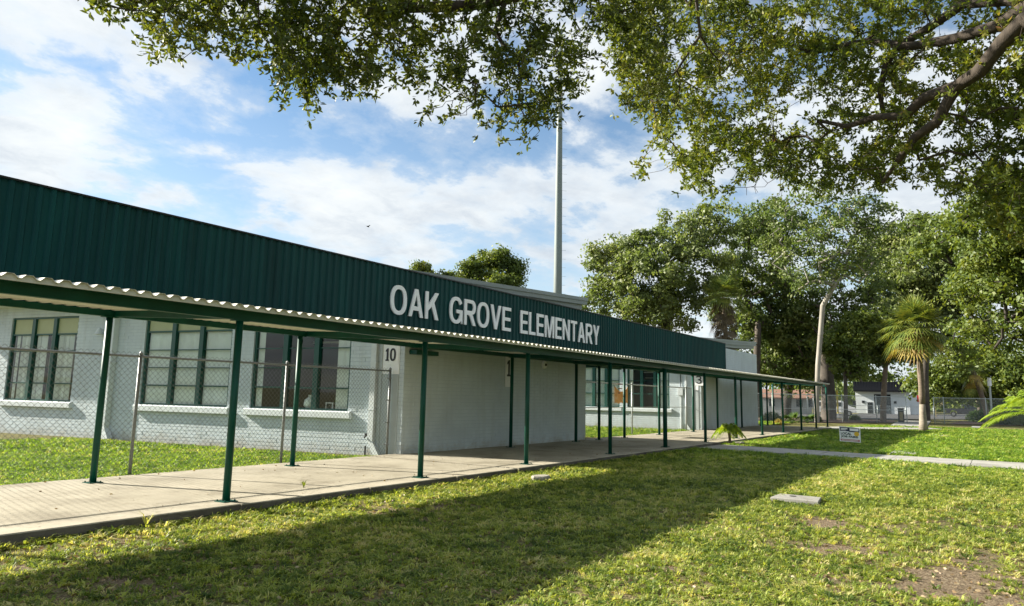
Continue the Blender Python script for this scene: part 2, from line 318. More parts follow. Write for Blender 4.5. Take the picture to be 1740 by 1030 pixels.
def text_mesh(s, height, bold=.0, depth=.03):
    cu = bpy.data.curves.new('lettering', 'FONT'); cu.body = s; cu.size = 1.0; cu.extrude = .5; cu.offset = bold; cu.resolution_u = 4
    o = bpy.data.objects.new('lettering', cu); C.objects.link(o)
    dg = bpy.context.evaluated_depsgraph_get(); me = bpy.data.meshes.new_from_object(o.evaluated_get(dg))
    bpy.data.objects.remove(o)
    co = np.zeros(len(me.vertices)*3, dtype=np.float32); me.vertices.foreach_get('co', co); co = co.reshape(-1, 3)
    mn, mx = co.min(0), co.max(0)
    co[:, 0] -= mn[0]; co[:, 1] -= mn[1]; co[:, :2] *= height/(mx[1]-mn[1]); co[:, 2] = (co[:, 2]+.5)*depth
    return me, co
def glyph(ch, w, s):
    '''outline of one sans-serif capital or digit: height 1, width w, stroke s -> (outer, holes)'''
    v = s; h = s*.86; hf = .5*h; se = lambda cx, cy, rx, ry, a, n=2.35: (cx+rx*math.copysign(abs(math.cos(a))**(2/n), math.cos(a)), cy+ry*math.copysign(abs(math.sin(a))**(2/n), math.sin(a)))
    arc = lambda cx, cy, rx, ry, a0, a1, k=28, n=2.35: [se(cx, cy, rx, ry, R(a0+(a1-a0)*i/k), n) for i in range(k+1)]
    if ch == 'E': return [(0, 0), (w, 0), (w, h), (v, h), (v, .5-hf), (w*.93, .5-hf), (w*.93, .5+hf), (v, .5+hf), (v, 1-h), (w, 1-h), (w, 1), (0, 1)], []
    if ch == 'L': return [(0, 0), (w, 0), (w, h), (v, h), (v, 1), (0, 1)], []
    if ch == 'T': return [(w/2-v/2, 0), (w/2+v/2, 0), (w/2+v/2, 1-h), (w, 1-h), (w, 1), (0, 1), (0, 1-h), (w/2-v/2, 1-h)], []
    if ch == 'N': return [(0, 0), (v, 0), (v, .70), (w-v, 0), (w, 0), (w, 1), (w-v, 1), (w-v, .30), (v, 1), (0, 1)], []
    if ch == 'M': q = v*.92; return [(0, 0), (q, 0), (q, .74), (w/2-q*.5, 0), (w/2+q*.5, 0), (w-q, .74), (w-q, 0), (w, 0), (w, 1), (w-q*1.45, 1), (w/2, .27), (q*1.45, 1), (0, 1)], []
    if ch == 'V': q = v*1.08; return [(w/2-q*.5, 0), (w/2+q*.5, 0), (w, 1), (w-q, 1), (w/2, .27), (q, 1), (0, 1)], []
    if ch == 'Y': q = v*1.12; return [(w/2-v/2, 0), (w/2+v/2, 0), (w/2+v/2, .40), (w, 1), (w-q, 1), (w/2, .59), (q, 1), (0, 1), (w/2-v/2, .40)], []
    if ch == 'A':
        q = v*1.06; f = lambda z: z*(w/2-q*.5); g = lambda z: q+(w/2-q)*z/.80
        return [(0, 0), (q, 0), (g(.23)-.0, .23-.0), (w-g(.23), .23), (w-q, 0), (w, 0), (w/2+q*.5, 1), (w/2-q*.5, 1)], [[(g(.38), .38), (w-g(.38), .38), (w/2, .78)]]
    if ch == 'K': q = v*1.18; return [(0, 0), (v, 0), (v, .30), (v+.32*(w-v), .47), (w-q, 0), (w, 0), (v+.56*(w-v), .62), (w-.02, 1), (w-q-.02, 1), (v, .52), (v, 1), (0, 1)], []
    if ch in 'O0': return arc(w/2, .5, w/2, .515, 0, 353, 44), [arc(w/2, .5, w/2-v, .515-h, 0, 350, 36)]
    if ch == 'G':
        o = arc(w/2, .5, w/2, .515, 32, 318, 40); i = arc(w/2, .5, w/2-v, .515-h, 318, 32, 34)
        return o+[(w-.07, .09), (w-.06, 0), (w, 0), (w, .53), (w*.53, .53), (w*.53, .53-h), (w-v*.95, .53-h)]+i, []
    if ch == 'R':
        b = arc(w-.28, .715, .27, .285, -90, 90, 16); hb = arc(w-.30, .715, .30-v, .285-h, -90, 90, 12)
        return [(0, 0), (v, 0), (v, .40), (.40*w, .40), (w*.52, .33), (w-v*1.12, 0), (w+.02, 0), (w*.76, .37), (w*.70, .43)]+b+[(0, 1)], [[(v, .43+h)]+hb+[(v, 1-h)]]
    if ch == '1': return [(0, 0), (w, 0), (w, h*.8), (w/2+v/2+.02, h*.8), (w/2+v/2+.02, 1), (w/2-v/2+.06, 1), (0, .84), (0, .72), (w/2-v/2+.02, .80), (w/2-v/2+.02, h*.8), (0, h*.8)], []
    if ch == '3':
        o = arc(w*.5, .27, w*.5, .285, -160, 62, 20)+arc(w*.48, .735, w*.47, .28, -50, 160, 20)
        i = arc(w*.48, .735, w*.47-v, .28-h, 150, -60, 14)+[(w*.36, .55), (w*.36, .47)]+arc(w*.5, .27, w*.5-v, .285-h, 75, -150, 14)
        return o+i, []
def put_glyph(ch, name, m, o, right, normal, height, width, depth, parent):
    out, holes = glyph(ch, width/height, .158 if name == 'letter' else .17); cu = bpy.data.curves.new('outline', 'CURVE'); cu.dimensions = '2D'; cu.fill_mode = 'BOTH'; cu.extrude = .5
    for P in [out]+holes:
        sp_ = cu.splines.new('POLY'); sp_.points.add(len(P)-1); sp_.use_cyclic_u = True
        for q, (a, b) in zip(sp_.points, P): q.co = (a, b, 0, 1)
    ob = bpy.data.objects.new('outline', cu); C.objects.link(ob); dg = bpy.context.evaluated_depsgraph_get(); me = bpy.data.meshes.new_from_object(ob.evaluated_get(dg)); bpy.data.objects.remove(ob)
    co = np.zeros(len(me.vertices)*3, dtype=np.float32); me.vertices.foreach_get('co', co); co = co.reshape(-1, 3)
    o, right, normal = (np.array(t, float) for t in (o, right, normal))
    out = o+co[:, :1]*height*right+co[:, 1:2]*height*np.array([0, 0, 1.])+(co[:, 2:3]+.5)*depth*normal
    me.vertices.foreach_set('co', out.astype(np.float32).ravel()); me.update(); me.name = name
    me.materials.clear(); me.materials.append(MATS[m]); return link(name, me, parent)
def put_text(s, name, m, o, right, normal, height, width=None, bold=.0, depth=.03, parent=None, up=(0, 0, 1)):
    me, co = text_mesh(s, height, bold, depth)
    w = co[:, 0].max()
    if width: co[:, 0] *= width/w
    o, right, normal, up = (np.array(t, float) for t in (o, right, normal, up))
    out = o+co[:, :1]*right+co[:, 1:2]*up+co[:, 2:3]*normal
    me.vertices.foreach_set('co', out.astype(np.float32).ravel()); me.update(); me.name = name
    me.materials.clear(); me.materials.append(MATS[m]); return link(name, me, parent)

# greedy branching: every tip joins the nearest wood already grown
def grow(seed_nodes, tips, r_tip=.006, p=2.4, wob=.08, rng=RNG, jump=.5, maxr=None, sag=0.):
    pos = [np.array(a, float) for a, _ in seed_nodes]; par = [b for _, b in seed_nodes]
    ns = len(pos); c0 = pos[-1]
    arr = np.zeros((ns+len(tips)*4+10, 3)); arr[:ns] = pos; n = ns; PA = list(par)
    d0 = np.min(np.linalg.norm(np.asarray(tips)[:, None]-np.asarray(pos)[None], axis=2), 1)
    tipidx = []
    for i in np.argsort(d0):
        t = tips[i]; dd = np.linalg.norm(arr[:n]-t, axis=1); j = int(np.argmin(dd)); Ld = dd[j]
        k = max(1, min(3, int(Ld/jump)+1)); prev = j
        for q in range(1, k+1):
            f = q/k; pt = arr[j]*(1-f)+t*f
            if q < k: pt = pt+rng.normal(size=3)*wob*Ld; pt[2] -= sag*Ld*math.sin(math.pi*f)
            arr[n] = pt; PA.append(prev); prev = n; n += 1
        tipidx.append((n-1, i))
    w = np.zeros(n); childn = np.zeros(n, int)
    for a in range(n):
        if PA[a] >= 0: childn[PA[a]] += 1
    w[childn == 0] = r_tip**p
    for a in range(n-1, -1, -1):
        if PA[a] >= 0: w[PA[a]] += w[a]
    r = w**(1/p)
    if maxr: r = np.minimum(r, maxr)
    return arr[:n], PA, r, tipidx
def wood_mesh(arr, PA, r, name, m, n=5, parent=None, rmin=0., base_r=None):
    a = np.array([PA[i] for i in range(len(arr))]); idx = np.nonzero((a >= 0) & (r >= rmin))[0]
    p0, p1 = arr[a[idx]], arr[idx]; r1 = r[idx]; r0 = np.minimum(r[a[idx]], r1*1.35)
    d = unit(p1-p0); ref = np.where(np.abs(d[:, 2:3]) < .9, np.array([[0, 0, 1.]]), np.array([[1., 0, 0]]))
    u = unit(np.cross(d, ref)); v = np.cross(d, u); ang = np.arange(n)*2*math.pi/n
    circ = u[:, None]*np.cos(ang)[None, :, None]+v[:, None]*np.sin(ang)[None, :, None]
    A0 = p0[:, None]-d[:, None]*r0[:, None, None]*.3+circ*r0[:, None, None]; A1 = p1[:, None]+d[:, None]*r1[:, None, None]*.3+circ*r1[:, None, None]
    k = np.arange(n); k2 = (k+1) % n; ms = len(p0); V = np.concatenate([A0, A1], 1).reshape(-1, 3)
    fc_ = (np.arange(ms)*2*n)[:, None, None]+np.stack([k, k2, n+k2, n+k], 1)[None]; fc_ = fc_.reshape(-1).astype(np.int32); nf = ms*n
    me = bpy.data.meshes.new(name); me.vertices.add(len(V)); me.vertices.foreach_set('co', V.astype(np.float32).ravel()); me.loops.add(nf*4); me.loops.foreach_set('vertex_index', fc_)
    me.polygons.add(nf); me.polygons.foreach_set('loop_start', np.arange(0, nf*4, 4, dtype=np.int32)); me.polygons.foreach_set('loop_total', np.full(nf, 4, dtype=np.int32)); me.polygons.foreach_set('use_smooth', np.ones(nf, dtype=bool))
    me.update(calc_edges=True); me.materials.append(MATS[m]); return link(name, me, parent)

# ------------------------------------------------------------------ value noise for the lawn
_tab = np.random.default_rng(3).random((256, 256))
def vnoise(x, y, s):
    x = np.asarray(x)*s+500; y = np.asarray(y)*s+500; xi, yi = np.floor(x).astype(int), np.floor(y).astype(int); fx, fy = x-xi, y-yi
    fx = fx*fx*(3-2*fx); fy = fy*fy*(3-2*fy); g = lambda i, j: _tab[i % 256, j % 256]
    return (g(xi, yi)*(1-fx)+g(xi+1, yi)*fx)*(1-fy)+(g(xi, yi+1)*(1-fx)+g(xi+1, yi+1)*fx)*fy
BLOBS = [(gz(1425, 893), .8, .8), (gz(1380, 925), .55, .9), (gz(1330, 945), .4, .7), (gz(1620, 985), .9, .95), (gz(1700, 1015), .8, 1.), (gz(1490, 945), .8, .7), (gz(1560, 920), .5, .5), (gz(1650, 935), .6, .6), (gz(1180, 1000), .5, .5), (gz(1010, 985), .5, .6),
         (gz(720, 860), .7, .8), (gz(650, 868), .5, .7), (gz(30, 960), .7, .9), (gz(150, 930), .6, .7), (gz(400, 900), .5, .4), (gz(1700, 900), 1.3, .6), (gz(200, 985), .6, .6), (gz(420, 960), .6, .6), (gz(560, 1000), .6, .7), (gz(860, 940), .5, .55), (gz(1100, 960), .5, .6), (gz(900, 1010), .5, .5), (gz(1250, 900), .6, .5), (gz(1550, 1010), .7, .8), (gz(1180, 880), .7, .35), (gz(300, 1000), .7, .45), (gz(700, 990), .6, .45), (gz(1650, 850), 1.0, .35), (gz(1240, 790), 1., .2), (gz(1350, 780), 1.5, .3)]
def bare(x, y):
    x = np.asarray(x, float); y = np.asarray(y, float); v = np.zeros_like(x)
    for c, r, a in BLOBS: v = np.maximum(v, a*np.exp(-((x-c[0])**2+(y-c[1])**2)/(r*r*2.4)))
    v = .8*v*(.15+1.0*vnoise(x, y, 1.9)+.9*vnoise(x, y, 5.7)-.2) + .62*np.clip(vnoise(x, y, .8)*.6+vnoise(x, y, 2.7)*.4-.47, 0, 1)*np.clip((20-x)/10, .25, 1)
    return np.clip(v, 0, 1)
def ground_z(x, y): return .035*(vnoise(x, y, .9)-.5)+.02*(vnoise(x, y, 3.1)-.5)

# ------------------------------------------------------------------ setting
YF, YB = 8.55, 12.8        # front and back edge of the walk slab
PW = [(gz(*a)[0], gz(*a)[1]) for a in ((1190, 757), (1740, 790))]
def grid_sheet(name, x0, x1, y0, y1, st, m, zf):
    xs = np.arange(x0, x1+1e-6, st); ys = np.arange(y0, y1+1e-6, st); X, Y = np.meshgrid(xs, ys, indexing='ij')
    Zv = zf(X, Y); v = np.stack([X, Y, Zv], -1).reshape(-1, 3); nx, ny = len(xs), len(ys)
    i, j = np.meshgrid(np.arange(nx-1), np.arange(ny-1), indexing='ij'); a = (i*ny+j).ravel()
    f = np.stack([a, a+ny, a+ny+1, a+1], 1).astype(np.int32)
    me = bpy.data.meshes.new(name); me.vertices.add(len(v)); me.vertices.foreach_set('co', v.astype(np.float32).ravel())
    me.loops.add(len(f)*4); me.loops.foreach_set('vertex_index', f.ravel()); me.polygons.add(len(f))
    me.polygons.foreach_set('loop_start', np.arange(0, len(f)*4, 4, dtype=np.int32)); me.polygons.foreach_set('loop_total', np.full(len(f), 4, dtype=np.int32))
    me.polygons.foreach_set('use_smooth', np.ones(len(f), dtype=bool)); me.update(calc_edges=True)
    at = me.attributes.new('bare', 'FLOAT', 'POINT'); at.data.foreach_set('value', bare(v[:, 0], v[:, 1]).astype(np.float32))
    me.materials.append(MATS[m]); return link(name, me)
g = MB(); g.quad((-700, -700, -.09), (900, -700, -.09), (900, 900, -.09), (-700, 900, -.09)); tag(g.build('ground', 'lawn_soil'), kind='structure')
tag(grid_sheet('lawn', -6, 84, -22, YF+.1, .25, 'lawn_soil', ground_z), kind='structure')
tag(grid_sheet('courtyard_lawn', -8, 58, YB-.02, 34, .5, 'lawn_soil', lambda x, y: .05+ground_z(x, y)*.5+np.clip((13.6-y)*.05, 0, .05)), kind='structure')
tag(grid_sheet('far_lawn', 50, 86, YF+.1, 34, .5, 'lawn_soil', ground_z), kind='structure')

# covered walk slab: cast in sections with open joints, older stained edge below
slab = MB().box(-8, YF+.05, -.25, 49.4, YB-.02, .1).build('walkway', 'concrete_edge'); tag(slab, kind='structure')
xs = [-8, -4.2, -.4, 2.9, 6.65, 9.1, 11.4, 13.55, 16.2, 19, 21.8, 24.6, 27.4, 31, 34.5, 38, 41.5, 45, 49.4]
r2 = random.Random(4)
for a, b in zip(xs, xs[1:]):
    prof = MB(); y0 = YF+r2.uniform(-.02, .02); top = .13+r2.uniform(-.003, .003)
    if b == 13.55: b = 13.42
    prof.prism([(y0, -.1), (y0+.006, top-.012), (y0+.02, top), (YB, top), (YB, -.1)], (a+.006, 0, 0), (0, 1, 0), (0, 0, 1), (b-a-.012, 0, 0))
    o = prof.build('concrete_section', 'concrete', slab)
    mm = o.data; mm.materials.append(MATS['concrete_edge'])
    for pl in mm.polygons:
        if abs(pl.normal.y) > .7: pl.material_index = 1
# rubble in the broken gap between two sections
for k in range(14):
    rb = MB(); cx, cy = 13.40+r2.uniform(0, .16), YF+.02+r2.uniform(-.03, .5); s_ = r2.uniform(.03, .065)
    pts = [(cx+math.cos(t)*s_*r2.uniform(.7, 1.2), cy+math.sin(t)*s_*r2.uniform(.7, 1.2)) for t in np.arange(0, 6.2, 1.05)]
    n = len(pts); rb.v = [(p[0], p[1], .03) for p in pts]+[(p[0]*.75+cx*.25, p[1]*.75+cy*.25, .1+s_*.5) for p in pts]
    rb.f = [tuple(range(n, 2*n))]+[(i, (i+1) % n, n+(i+1) % n, n+i) for i in range(n)]
    rb.build('rubble', 'stone', slab)

def strip(name, m, P, z, h=.0):                       # slab of given polygon
    P = [np.array(p[:2]) for p in P]
    ar = sum(P[i][0]*P[(i+1) % len(P)][1]-P[(i+1) % len(P)][0]*P[i][1] for i in range(len(P)))
    if ar < 0: P = P[::-1]
    b = MB(); n = len(P); b.v = [(p[0], p[1], z) for p in P]+[(p[0], p[1], z-h) for p in P]
    b.f = [tuple(range(n))]+[((i+1) % n, i, n+i, n+(i+1) % n) for i in range(n)]; return b
path = strip('path', 'concrete_path', [(24.6, YF-.0), (27.3, YF), (26.75, 4.9), (26.2, 1.5), (25.9, -9), (23.5, -9), (23.8, 1.4), (24.35, 4.5)], .02, .2).build('path', 'concrete_path'); tag(path, kind='structure')
ys_ = [YF, 6.6, 4.7, 2.7, .7, -1.3, -3.3, -5.3, -7.2, -9]
def pe(y, t): 
    a = np.interp(y, [-9, -.5, 1.4, 4.5, 8.55], [23.5, 23.6, 23.8, 24.35, 24.6]); b = np.interp(y, [-9, 1.5, 4.9, 8.55], [25.9, 26.2, 26.75, 27.3]); return a if t == 0 else b
for y1, y0 in zip(ys_, ys_[1:]):
    strip('x', '', [(pe(y0, 0), y0+.01), (pe(y0, 1), y0+.01), (pe(y1, 1), y1-.01), (pe(y1, 0), y1-.01)], .045+r2.uniform(-.005, .005), .03).build('paving_slab', 'concrete_path', path)
tag(strip('far_walk', '', [(48.5, 9.6), (53.0, 9.9), (57.3, 8.0), (61.2, 4.6), (57.8, 3.1), (54.3, 5.0), (50.5, 7.9)], .05, .2).build('far_path', 'concrete_path'), kind='structure')
tag(strip('gate_walk', '', [(60, 6.6), (60.5, 4.3), (86, 5.6), (86, 8.3)], .045, .2).build('gate_path', 'concrete_path'), kind='structure')
tag(strip('road', '', [(40, 80), (66, 27), (84.5, 13), (102, 5.5), (140, -14), (220, -40), (330, -60), (240, -14), (154.6, 8.3), (127, 20), (104, 44), (70, 100)], -.02, .05).build('road', 'asphalt'), kind='structure')
tag(strip('mulch', '', [(60.5, 15.5), (66, 10.3), (72, 8.2), (75.2, 7.8), (84, 8.6), (80, 15), (70, 22)], .03, .1).build('mulch_bed', 'mulch'), kind='structure')
tag(strip('mulch', '', [(74, 3.6), (76, 1.5), (77.6, -1.5), (80, -12), (92, -12), (90, 3.2)], .03, .1).build('mulch_bed', 'mulch'), kind='structure')

# ------------------------------------------------------------------ brick-faced wall helper
def wall_frame(p, q): 
    p, q = np.array(p, float), np.array(q, float); d = (q-p)/np.linalg.norm(q-p); return p, d, np.linalg.norm(q-p)
def wall_box(b, p, d, nrm, s0, s1, z0, z1, t0, t1):    # box along a wall: s along, t outwards
    o = np.array([*(p+d*s0+nrm*t0), z0]); b.obox(o, (*(d*(s1-s0)), 0), (*(nrm*(t1-t0)), 0), (0, 0, z1-z0)); return b
def brick_wall(parent, p, q, nrm, z0, z1, holes, nseen=300, smooth=(), name='wall'):
    thin = name == 'end_wall'
    p, d, Ln = wall_frame(p, q); nrm = np.array(nrm, float)
    # backing wall with openings
    cuts = sorted({0., Ln, *[h[0] for h in holes], *[h[1] for h in holes]}); b = MB()
    for a, c in zip(cuts, cuts[1:]):
        hs = [h for h in holes if h[0] <= a+1e-6 and h[1] >= c-1e-6]
        zs = [(z0-.2, z1)] if not hs else [(z0-.2, hs[0][2]), (hs[0][3], z1)]
        for za, zb in zs: wall_box(b, p, d, nrm, a, c, za, zb, -.22, 0)
    b.build(name, 'mortar_paint', parent)
    rr = random.Random(11); items = []; row = 0; z = z0
    while z < z1-.02:
        s = -.2 if row % 2 else 0.; zc = min(z+.086, z1)
        while s < Ln:
            a, c = max(s+.003, .002), min(s+.397, Ln-.002); s += .4
            segs = [(a, c)]
            for h in list(holes)+list(smooth):
                if z < h[3]-.01 and zc > h[2]+.01:
                    ns = []
                    for (u, v) in segs:
                        if v <= h[0] or u >= h[1]: ns.append((u, v)); continue
                        if u < h[0]: ns.append((u, h[0]))
                        if v > h[1]: ns.append((h[1], v))
                    segs = ns
            for (u, v) in segs:
                if v-u > .02: items.append((u, v, z, zc, rr.uniform(.004, .008) if thin else rr.uniform(.008, .015)))
        z += .1; row += 1
    def dist(it):
        c = p+d*(it[0]+it[1])/2; return math.hypot(c[0], c[1])+(8 if it[2] > 2.7 else 0)+(6 if it[1]-it[0] < .1 else 0)
    items.sort(key=dist); shared = {}
    for it in items[:nseen]:
        u, v, za, zb, t = it; key = (round(v-u, 2), round(zb-za, 2))
        if key not in shared:
            k = MB(); k.obox((0, 0, 0), (*(d*(v-u)), 0), (*(nrm*.013), 0), (0, 0, zb-za)); me = k.mesh('brick'); me.materials.append(MATS['wall_paint']); shared[key] = me
        o = bpy.data.objects.new('brick', shared[key]); C.objects.link(o); o.parent = parent; o.matrix_parent_inverse = Matrix.Translation(-Vector(parent.location))
        o.location = (*(p+d*u+nrm*(t-.013)), za)
    k = MB()
    for u, v, za, zb, t in items[nseen:]: wall_box(k, p, d, nrm, u, v, za, zb, 0, t)
    if k.v: tag(k.build('brickwork', 'wall_paint', parent), kind='stuff')

def window(parent, p, d, nrm, s0, s1, z0, z1, transom, bays=3, rows=4, cover='blinds', seed=0):
    """steel awning window in its opening: frame > mullions, bars, panes, spandrels; vertical blinds behind"""
    rr = random.Random(seed); w = s1-s0
    fr = MB()
    for (a, c, e, f_) in ((s0, s0+.07, z0, z1), (s1-.07, s1, z0, z1), (s0+.07, s1-.07, z1-.06, z1), (s0+.07, s1-.07, z0, z0+.05)): wall_box(fr, p, d, nrm, a, c, e, f_, -.14, -.04)
    fo = fr.build('window', 'green_frame', parent)
    bw = (w-.14)/bays; zt = transom
    for k in range(1, bays):
        c = s0+.07+bw*k; m = MB(); wall_box(m, p, d, nrm, c-.08, c+.08, z0+.05, z1-.06, -.145, .0); m.build('mullion', 'green_frame', fo)
    m = MB(); wall_box(m, p, d, nrm, s0+.07, s1-.07, zt-.025, zt+.025, -.12, -.045); m.build('transom_bar', 'green_frame', fo)
    rh = (zt-.025-z0-.05)/rows
    for k in range(bays):
        a, c = s0+.07+bw*k+(.08 if k else 0), s0+.07+bw*(k+1)-(.08 if k < bays-1 else 0)
        if z1-.06 > zt+.1:
            m = MB(); wall_box(m, p, d, nrm, a, c, zt+.025, z1-.06, -.11, -.08); m.build('spandrel_panel', 'spandrel', fo)
        for r_ in range(rows):
            za = z0+.05+rh*r_; th = .014 if r_ != 1 else .022
            if r_: m = MB(); wall_box(m, p, d, nrm, a, c, za-th, za+th, -.11, -.055); m.build('glazing_bar', 'green_frame', fo)
            m = MB(); o = np.array([*(p+d*a+nrm*(-.085+rr.uniform(-.003, .003))), za+th]); tilt = rr.uniform(-.006, .006)
            e1 = np.array([*(d*(c-a)), 0]); e2 = np.array([*(nrm*tilt), rh-2*th]); m.obox(o, e1, e2, (*(nrm*.004), 0)); m.build('pane', 'window_glass', fo)
        # blinds: hanging slats behind each bay
        bl = MB(); s = a+.01
        while s < c:
            keep = cover == 'blinds' or (cover == 'open' and rr.random() < .42) or (cover == 'sides' and ((k == 0 and s < a+.42) or (k == bays-1 and s > c-.22)))
            if keep:
                ang = rr.uniform(.15, .5) if cover != 'open' else rr.uniform(.3, 1.2)
                dd = d*math.cos(ang)+nrm*math.sin(ang); o = np.array([*(p+d*s-nrm*.17), z0+.02]); bl.obox(o, (*(dd*.095), 0), (*(-nrm*.002), 0), (0, 0, zt-z0+.1))
            s += .088
        if bl.v: bl.build('blind', 'blind', fo)
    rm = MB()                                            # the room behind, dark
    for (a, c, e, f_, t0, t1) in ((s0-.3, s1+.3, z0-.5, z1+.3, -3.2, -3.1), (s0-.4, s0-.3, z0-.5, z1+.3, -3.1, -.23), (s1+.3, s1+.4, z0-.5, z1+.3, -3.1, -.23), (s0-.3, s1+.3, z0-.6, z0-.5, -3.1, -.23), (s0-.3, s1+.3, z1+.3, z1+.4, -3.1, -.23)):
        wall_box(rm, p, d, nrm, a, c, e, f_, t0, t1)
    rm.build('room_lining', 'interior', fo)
    if cover == 'sides':
        for k in range(2):
            m = MB(); wall_box(m, p, d, nrm, s0+.2, s1-.2, z1-.55-.28*k, z1-.49-.28*k, -1.6-k*.8, -1.5-k*.8); m.build('ceiling_tube', 'sign_white', fo)
    sb = MB(); prof = [(-.06, z0-.2), (.11, z0-.2), (.12, z0-.18), (.12, z0-.03), (.10, z0-.012), (-.06, z0)]
    o = np.array([*(p+d*(s0-.12)), 0]); sb.prism(prof, o, (*nrm, 0), (0, 0, 1), (*(d*(w+.24)), 0)); sb.build('window_sill', 'sill_paint', parent)

def wing(px0, px1, corner, back, zc, label, wins, y_end, num, door_s, seed):
    """one classroom wing: window wall running back from the walk, blank brick end wall under the walk roof, low-pitched roof"""
    t = thing('school_wing', (corner[0], corner[1], 0), label, 'building')
    p, d, Ln = wall_frame(corner, back); nrm = np.array([-abs(d[1]), d[0]*math.copysign(1, d[1])]); nrm = np.array([-d[1], d[0]]); 
    if nrm[0] > 0: nrm = -nrm
    holes = [(a, b, z0, z1) for (a, b, z0, z1, *_) in wins]
    brick_wall(t, corner, back, nrm, .05, 4.35, holes, 150, smooth=[(door_s[0], door_s[1], -.1, 2.98)])
    brick_wall(t, (corner[0]+.001, corner[1]), (px1, corner[1]), (0, -1), .13, 4.55, [], 150, name='end_wall')
    for i, (a, b, z0, z1, tr, rows, cov) in enumerate(wins): window(t, p, d, nrm, a, b, z0, z1, tr, 3, rows, cov, seed+i)
    # door to the classroom beside the corner
    a, b = door_s; m = MB(); wall_box(m, p, d, nrm, a, b, .08, 2.1, .0, .03); dr = m.build('door', 'wall_smooth', t)
    m = MB(); wall_box(m, p, d, nrm, a, b, 2.12, 2.98, .0, .028); m.build('transom_panel', 'white_panel', t)
    m = MB(); wall_box(m, p, d, nrm, b, b+.07, .05, 3.4, .0, .05); m.build('door_frame', 'wall_smooth', t)
    # roof: mono pitch rising along X, deep two-step rake
    z_at = lambda x: 4.82+(x-px0)*.0484
    ov = .55; x0, x1, y0, y1 = px0-1.0, px1+ov-.35, corner[1]+.05, y_end
    m = MB(); dx = back[0]-corner[0]
    def pt(x, y, z): return (x+dx*(y-corner[1])/(back[1]-corner[1]), y, z)
    def skew(xa, xb, ya, yb, lo, hi):
        P = [pt(xa, ya, z_at(xa)-lo), pt(xb, ya, z_at(xb)-lo), pt(xb, yb, z_at(xb)-lo), pt(xa, yb, z_at(xa)-lo), pt(xa, ya, z_at(xa)-hi), pt(xb, ya, z_at(xb)-hi), pt(xb, yb, z_at(xb)-hi), pt(xa, yb, z_at(xa)-hi)]
        n = len(m.v); m.v += P; m.f += [tuple(n+i for i in f) for f in ((0, 3, 2, 1)[::-1], (4, 5, 6, 7)[::-1], (0, 1, 5, 4)[::-1], (1, 2, 6, 5)[::-1], (2, 3, 7, 6)[::-1], (3, 0, 4, 7)[::-1])]
    skew(x0, x1, y0, y1, 0, .24); m.build('roof', 'roof_gray', t)
    m = MB(); skew(x0+.15, x1-.25, y0+.08, y1, .24, .42); m.build('rake_board', 'roof_gray', t)
    m = MB(); skew(x0+.14, x1+.02, y0-.03, y0-.001, -.02, .10); m.build('roof_edge_trim', 'roof_gray', t)
    # walls above, up to the roof
    m = MB()
    for a_, b_ in ((px0+.25, px1-.12),):
        P = [(a_, corner[1]+.22, 4.3), (b_, corner[1]+.22, 4.3), (b_, corner[1]+.22, z_at(b_)-.3), (a_, corner[1]+.22, z_at(a_)-.3)]
        m.obox((a_, corner[1]+.2, 4.3), (b_-a_, 0, 0), (0, .1, 0), (0, 0, .25))
    m.build('gable_infill', 'wall_smooth', t)
    m = MB(); m.box(px1-.2, corner[1]+.22, -.1, px1, y_end, 4.6); m.build('far_side_wall', 'wall_smooth', t)
    # eave soffit, white, over the windows
    m = MB(); wall_box(m, p, d, nrm, .1, Ln, 4.32, 4.40, -.22, .42); m.build('eave_soffit', 'sill_paint', t)
    # downspout with a shoe
    return t, p, d, nrm, Ln

WA = dict(corner=(14.45, 12.62), back=(12.0, 29.0))
sA = lambda Y: (Y-12.62)/math.cos(math.atan((14.45-12.0)/16.38))
tA, pA, dA, nA, LA = wing(14.45, 24.5, WA['corner'], (11.55, 32.), 4.82,
    'near pale grey painted brick classroom wing with three green-framed windows behind the first fence',
    [(sA(14.28), sA(17.62), 1.15, 3.95, 3.38, 4, 'sides'), (sA(18.45), sA(21.98), 1.15, 3.95, 3.36, 4, 'blinds'), (sA(25.1), sA(28.5), 1.15, 3.95, 3.36, 4, 'open'), (sA(29.4), sA(31.6), 1.15, 3.95, 3.36, 4, 'blinds')],
    32., '10', (sA(12.76), sA(13.26)), 3)
def sB(px, py=690, p=(37.35, 12.62), q=(36.6, 27.)):
    P = onPl(px, py, p, q); return math.hypot(P[0]-p[0], P[1]-p[1])
tB, pB, dB, nB, LB = wing(37.35, 48.1, (37.35, 12.62), (36.6, 27.), 4.82,
    'far pale grey brick classroom wing across the courtyard, beyond the second fence',
    [(sB(1138), sB(1066), 1.15, 3.6, 3.3, 3, 'sides'), (sB(1053), sB(986), 1.15, 3.6, 3.3, 3, 'blinds'), (sB(974), sB(900), 1.15, 3.6, 3.3, 3, 'blinds')],
    27., '3', (sB(1196.5), sB(1180)), 13)
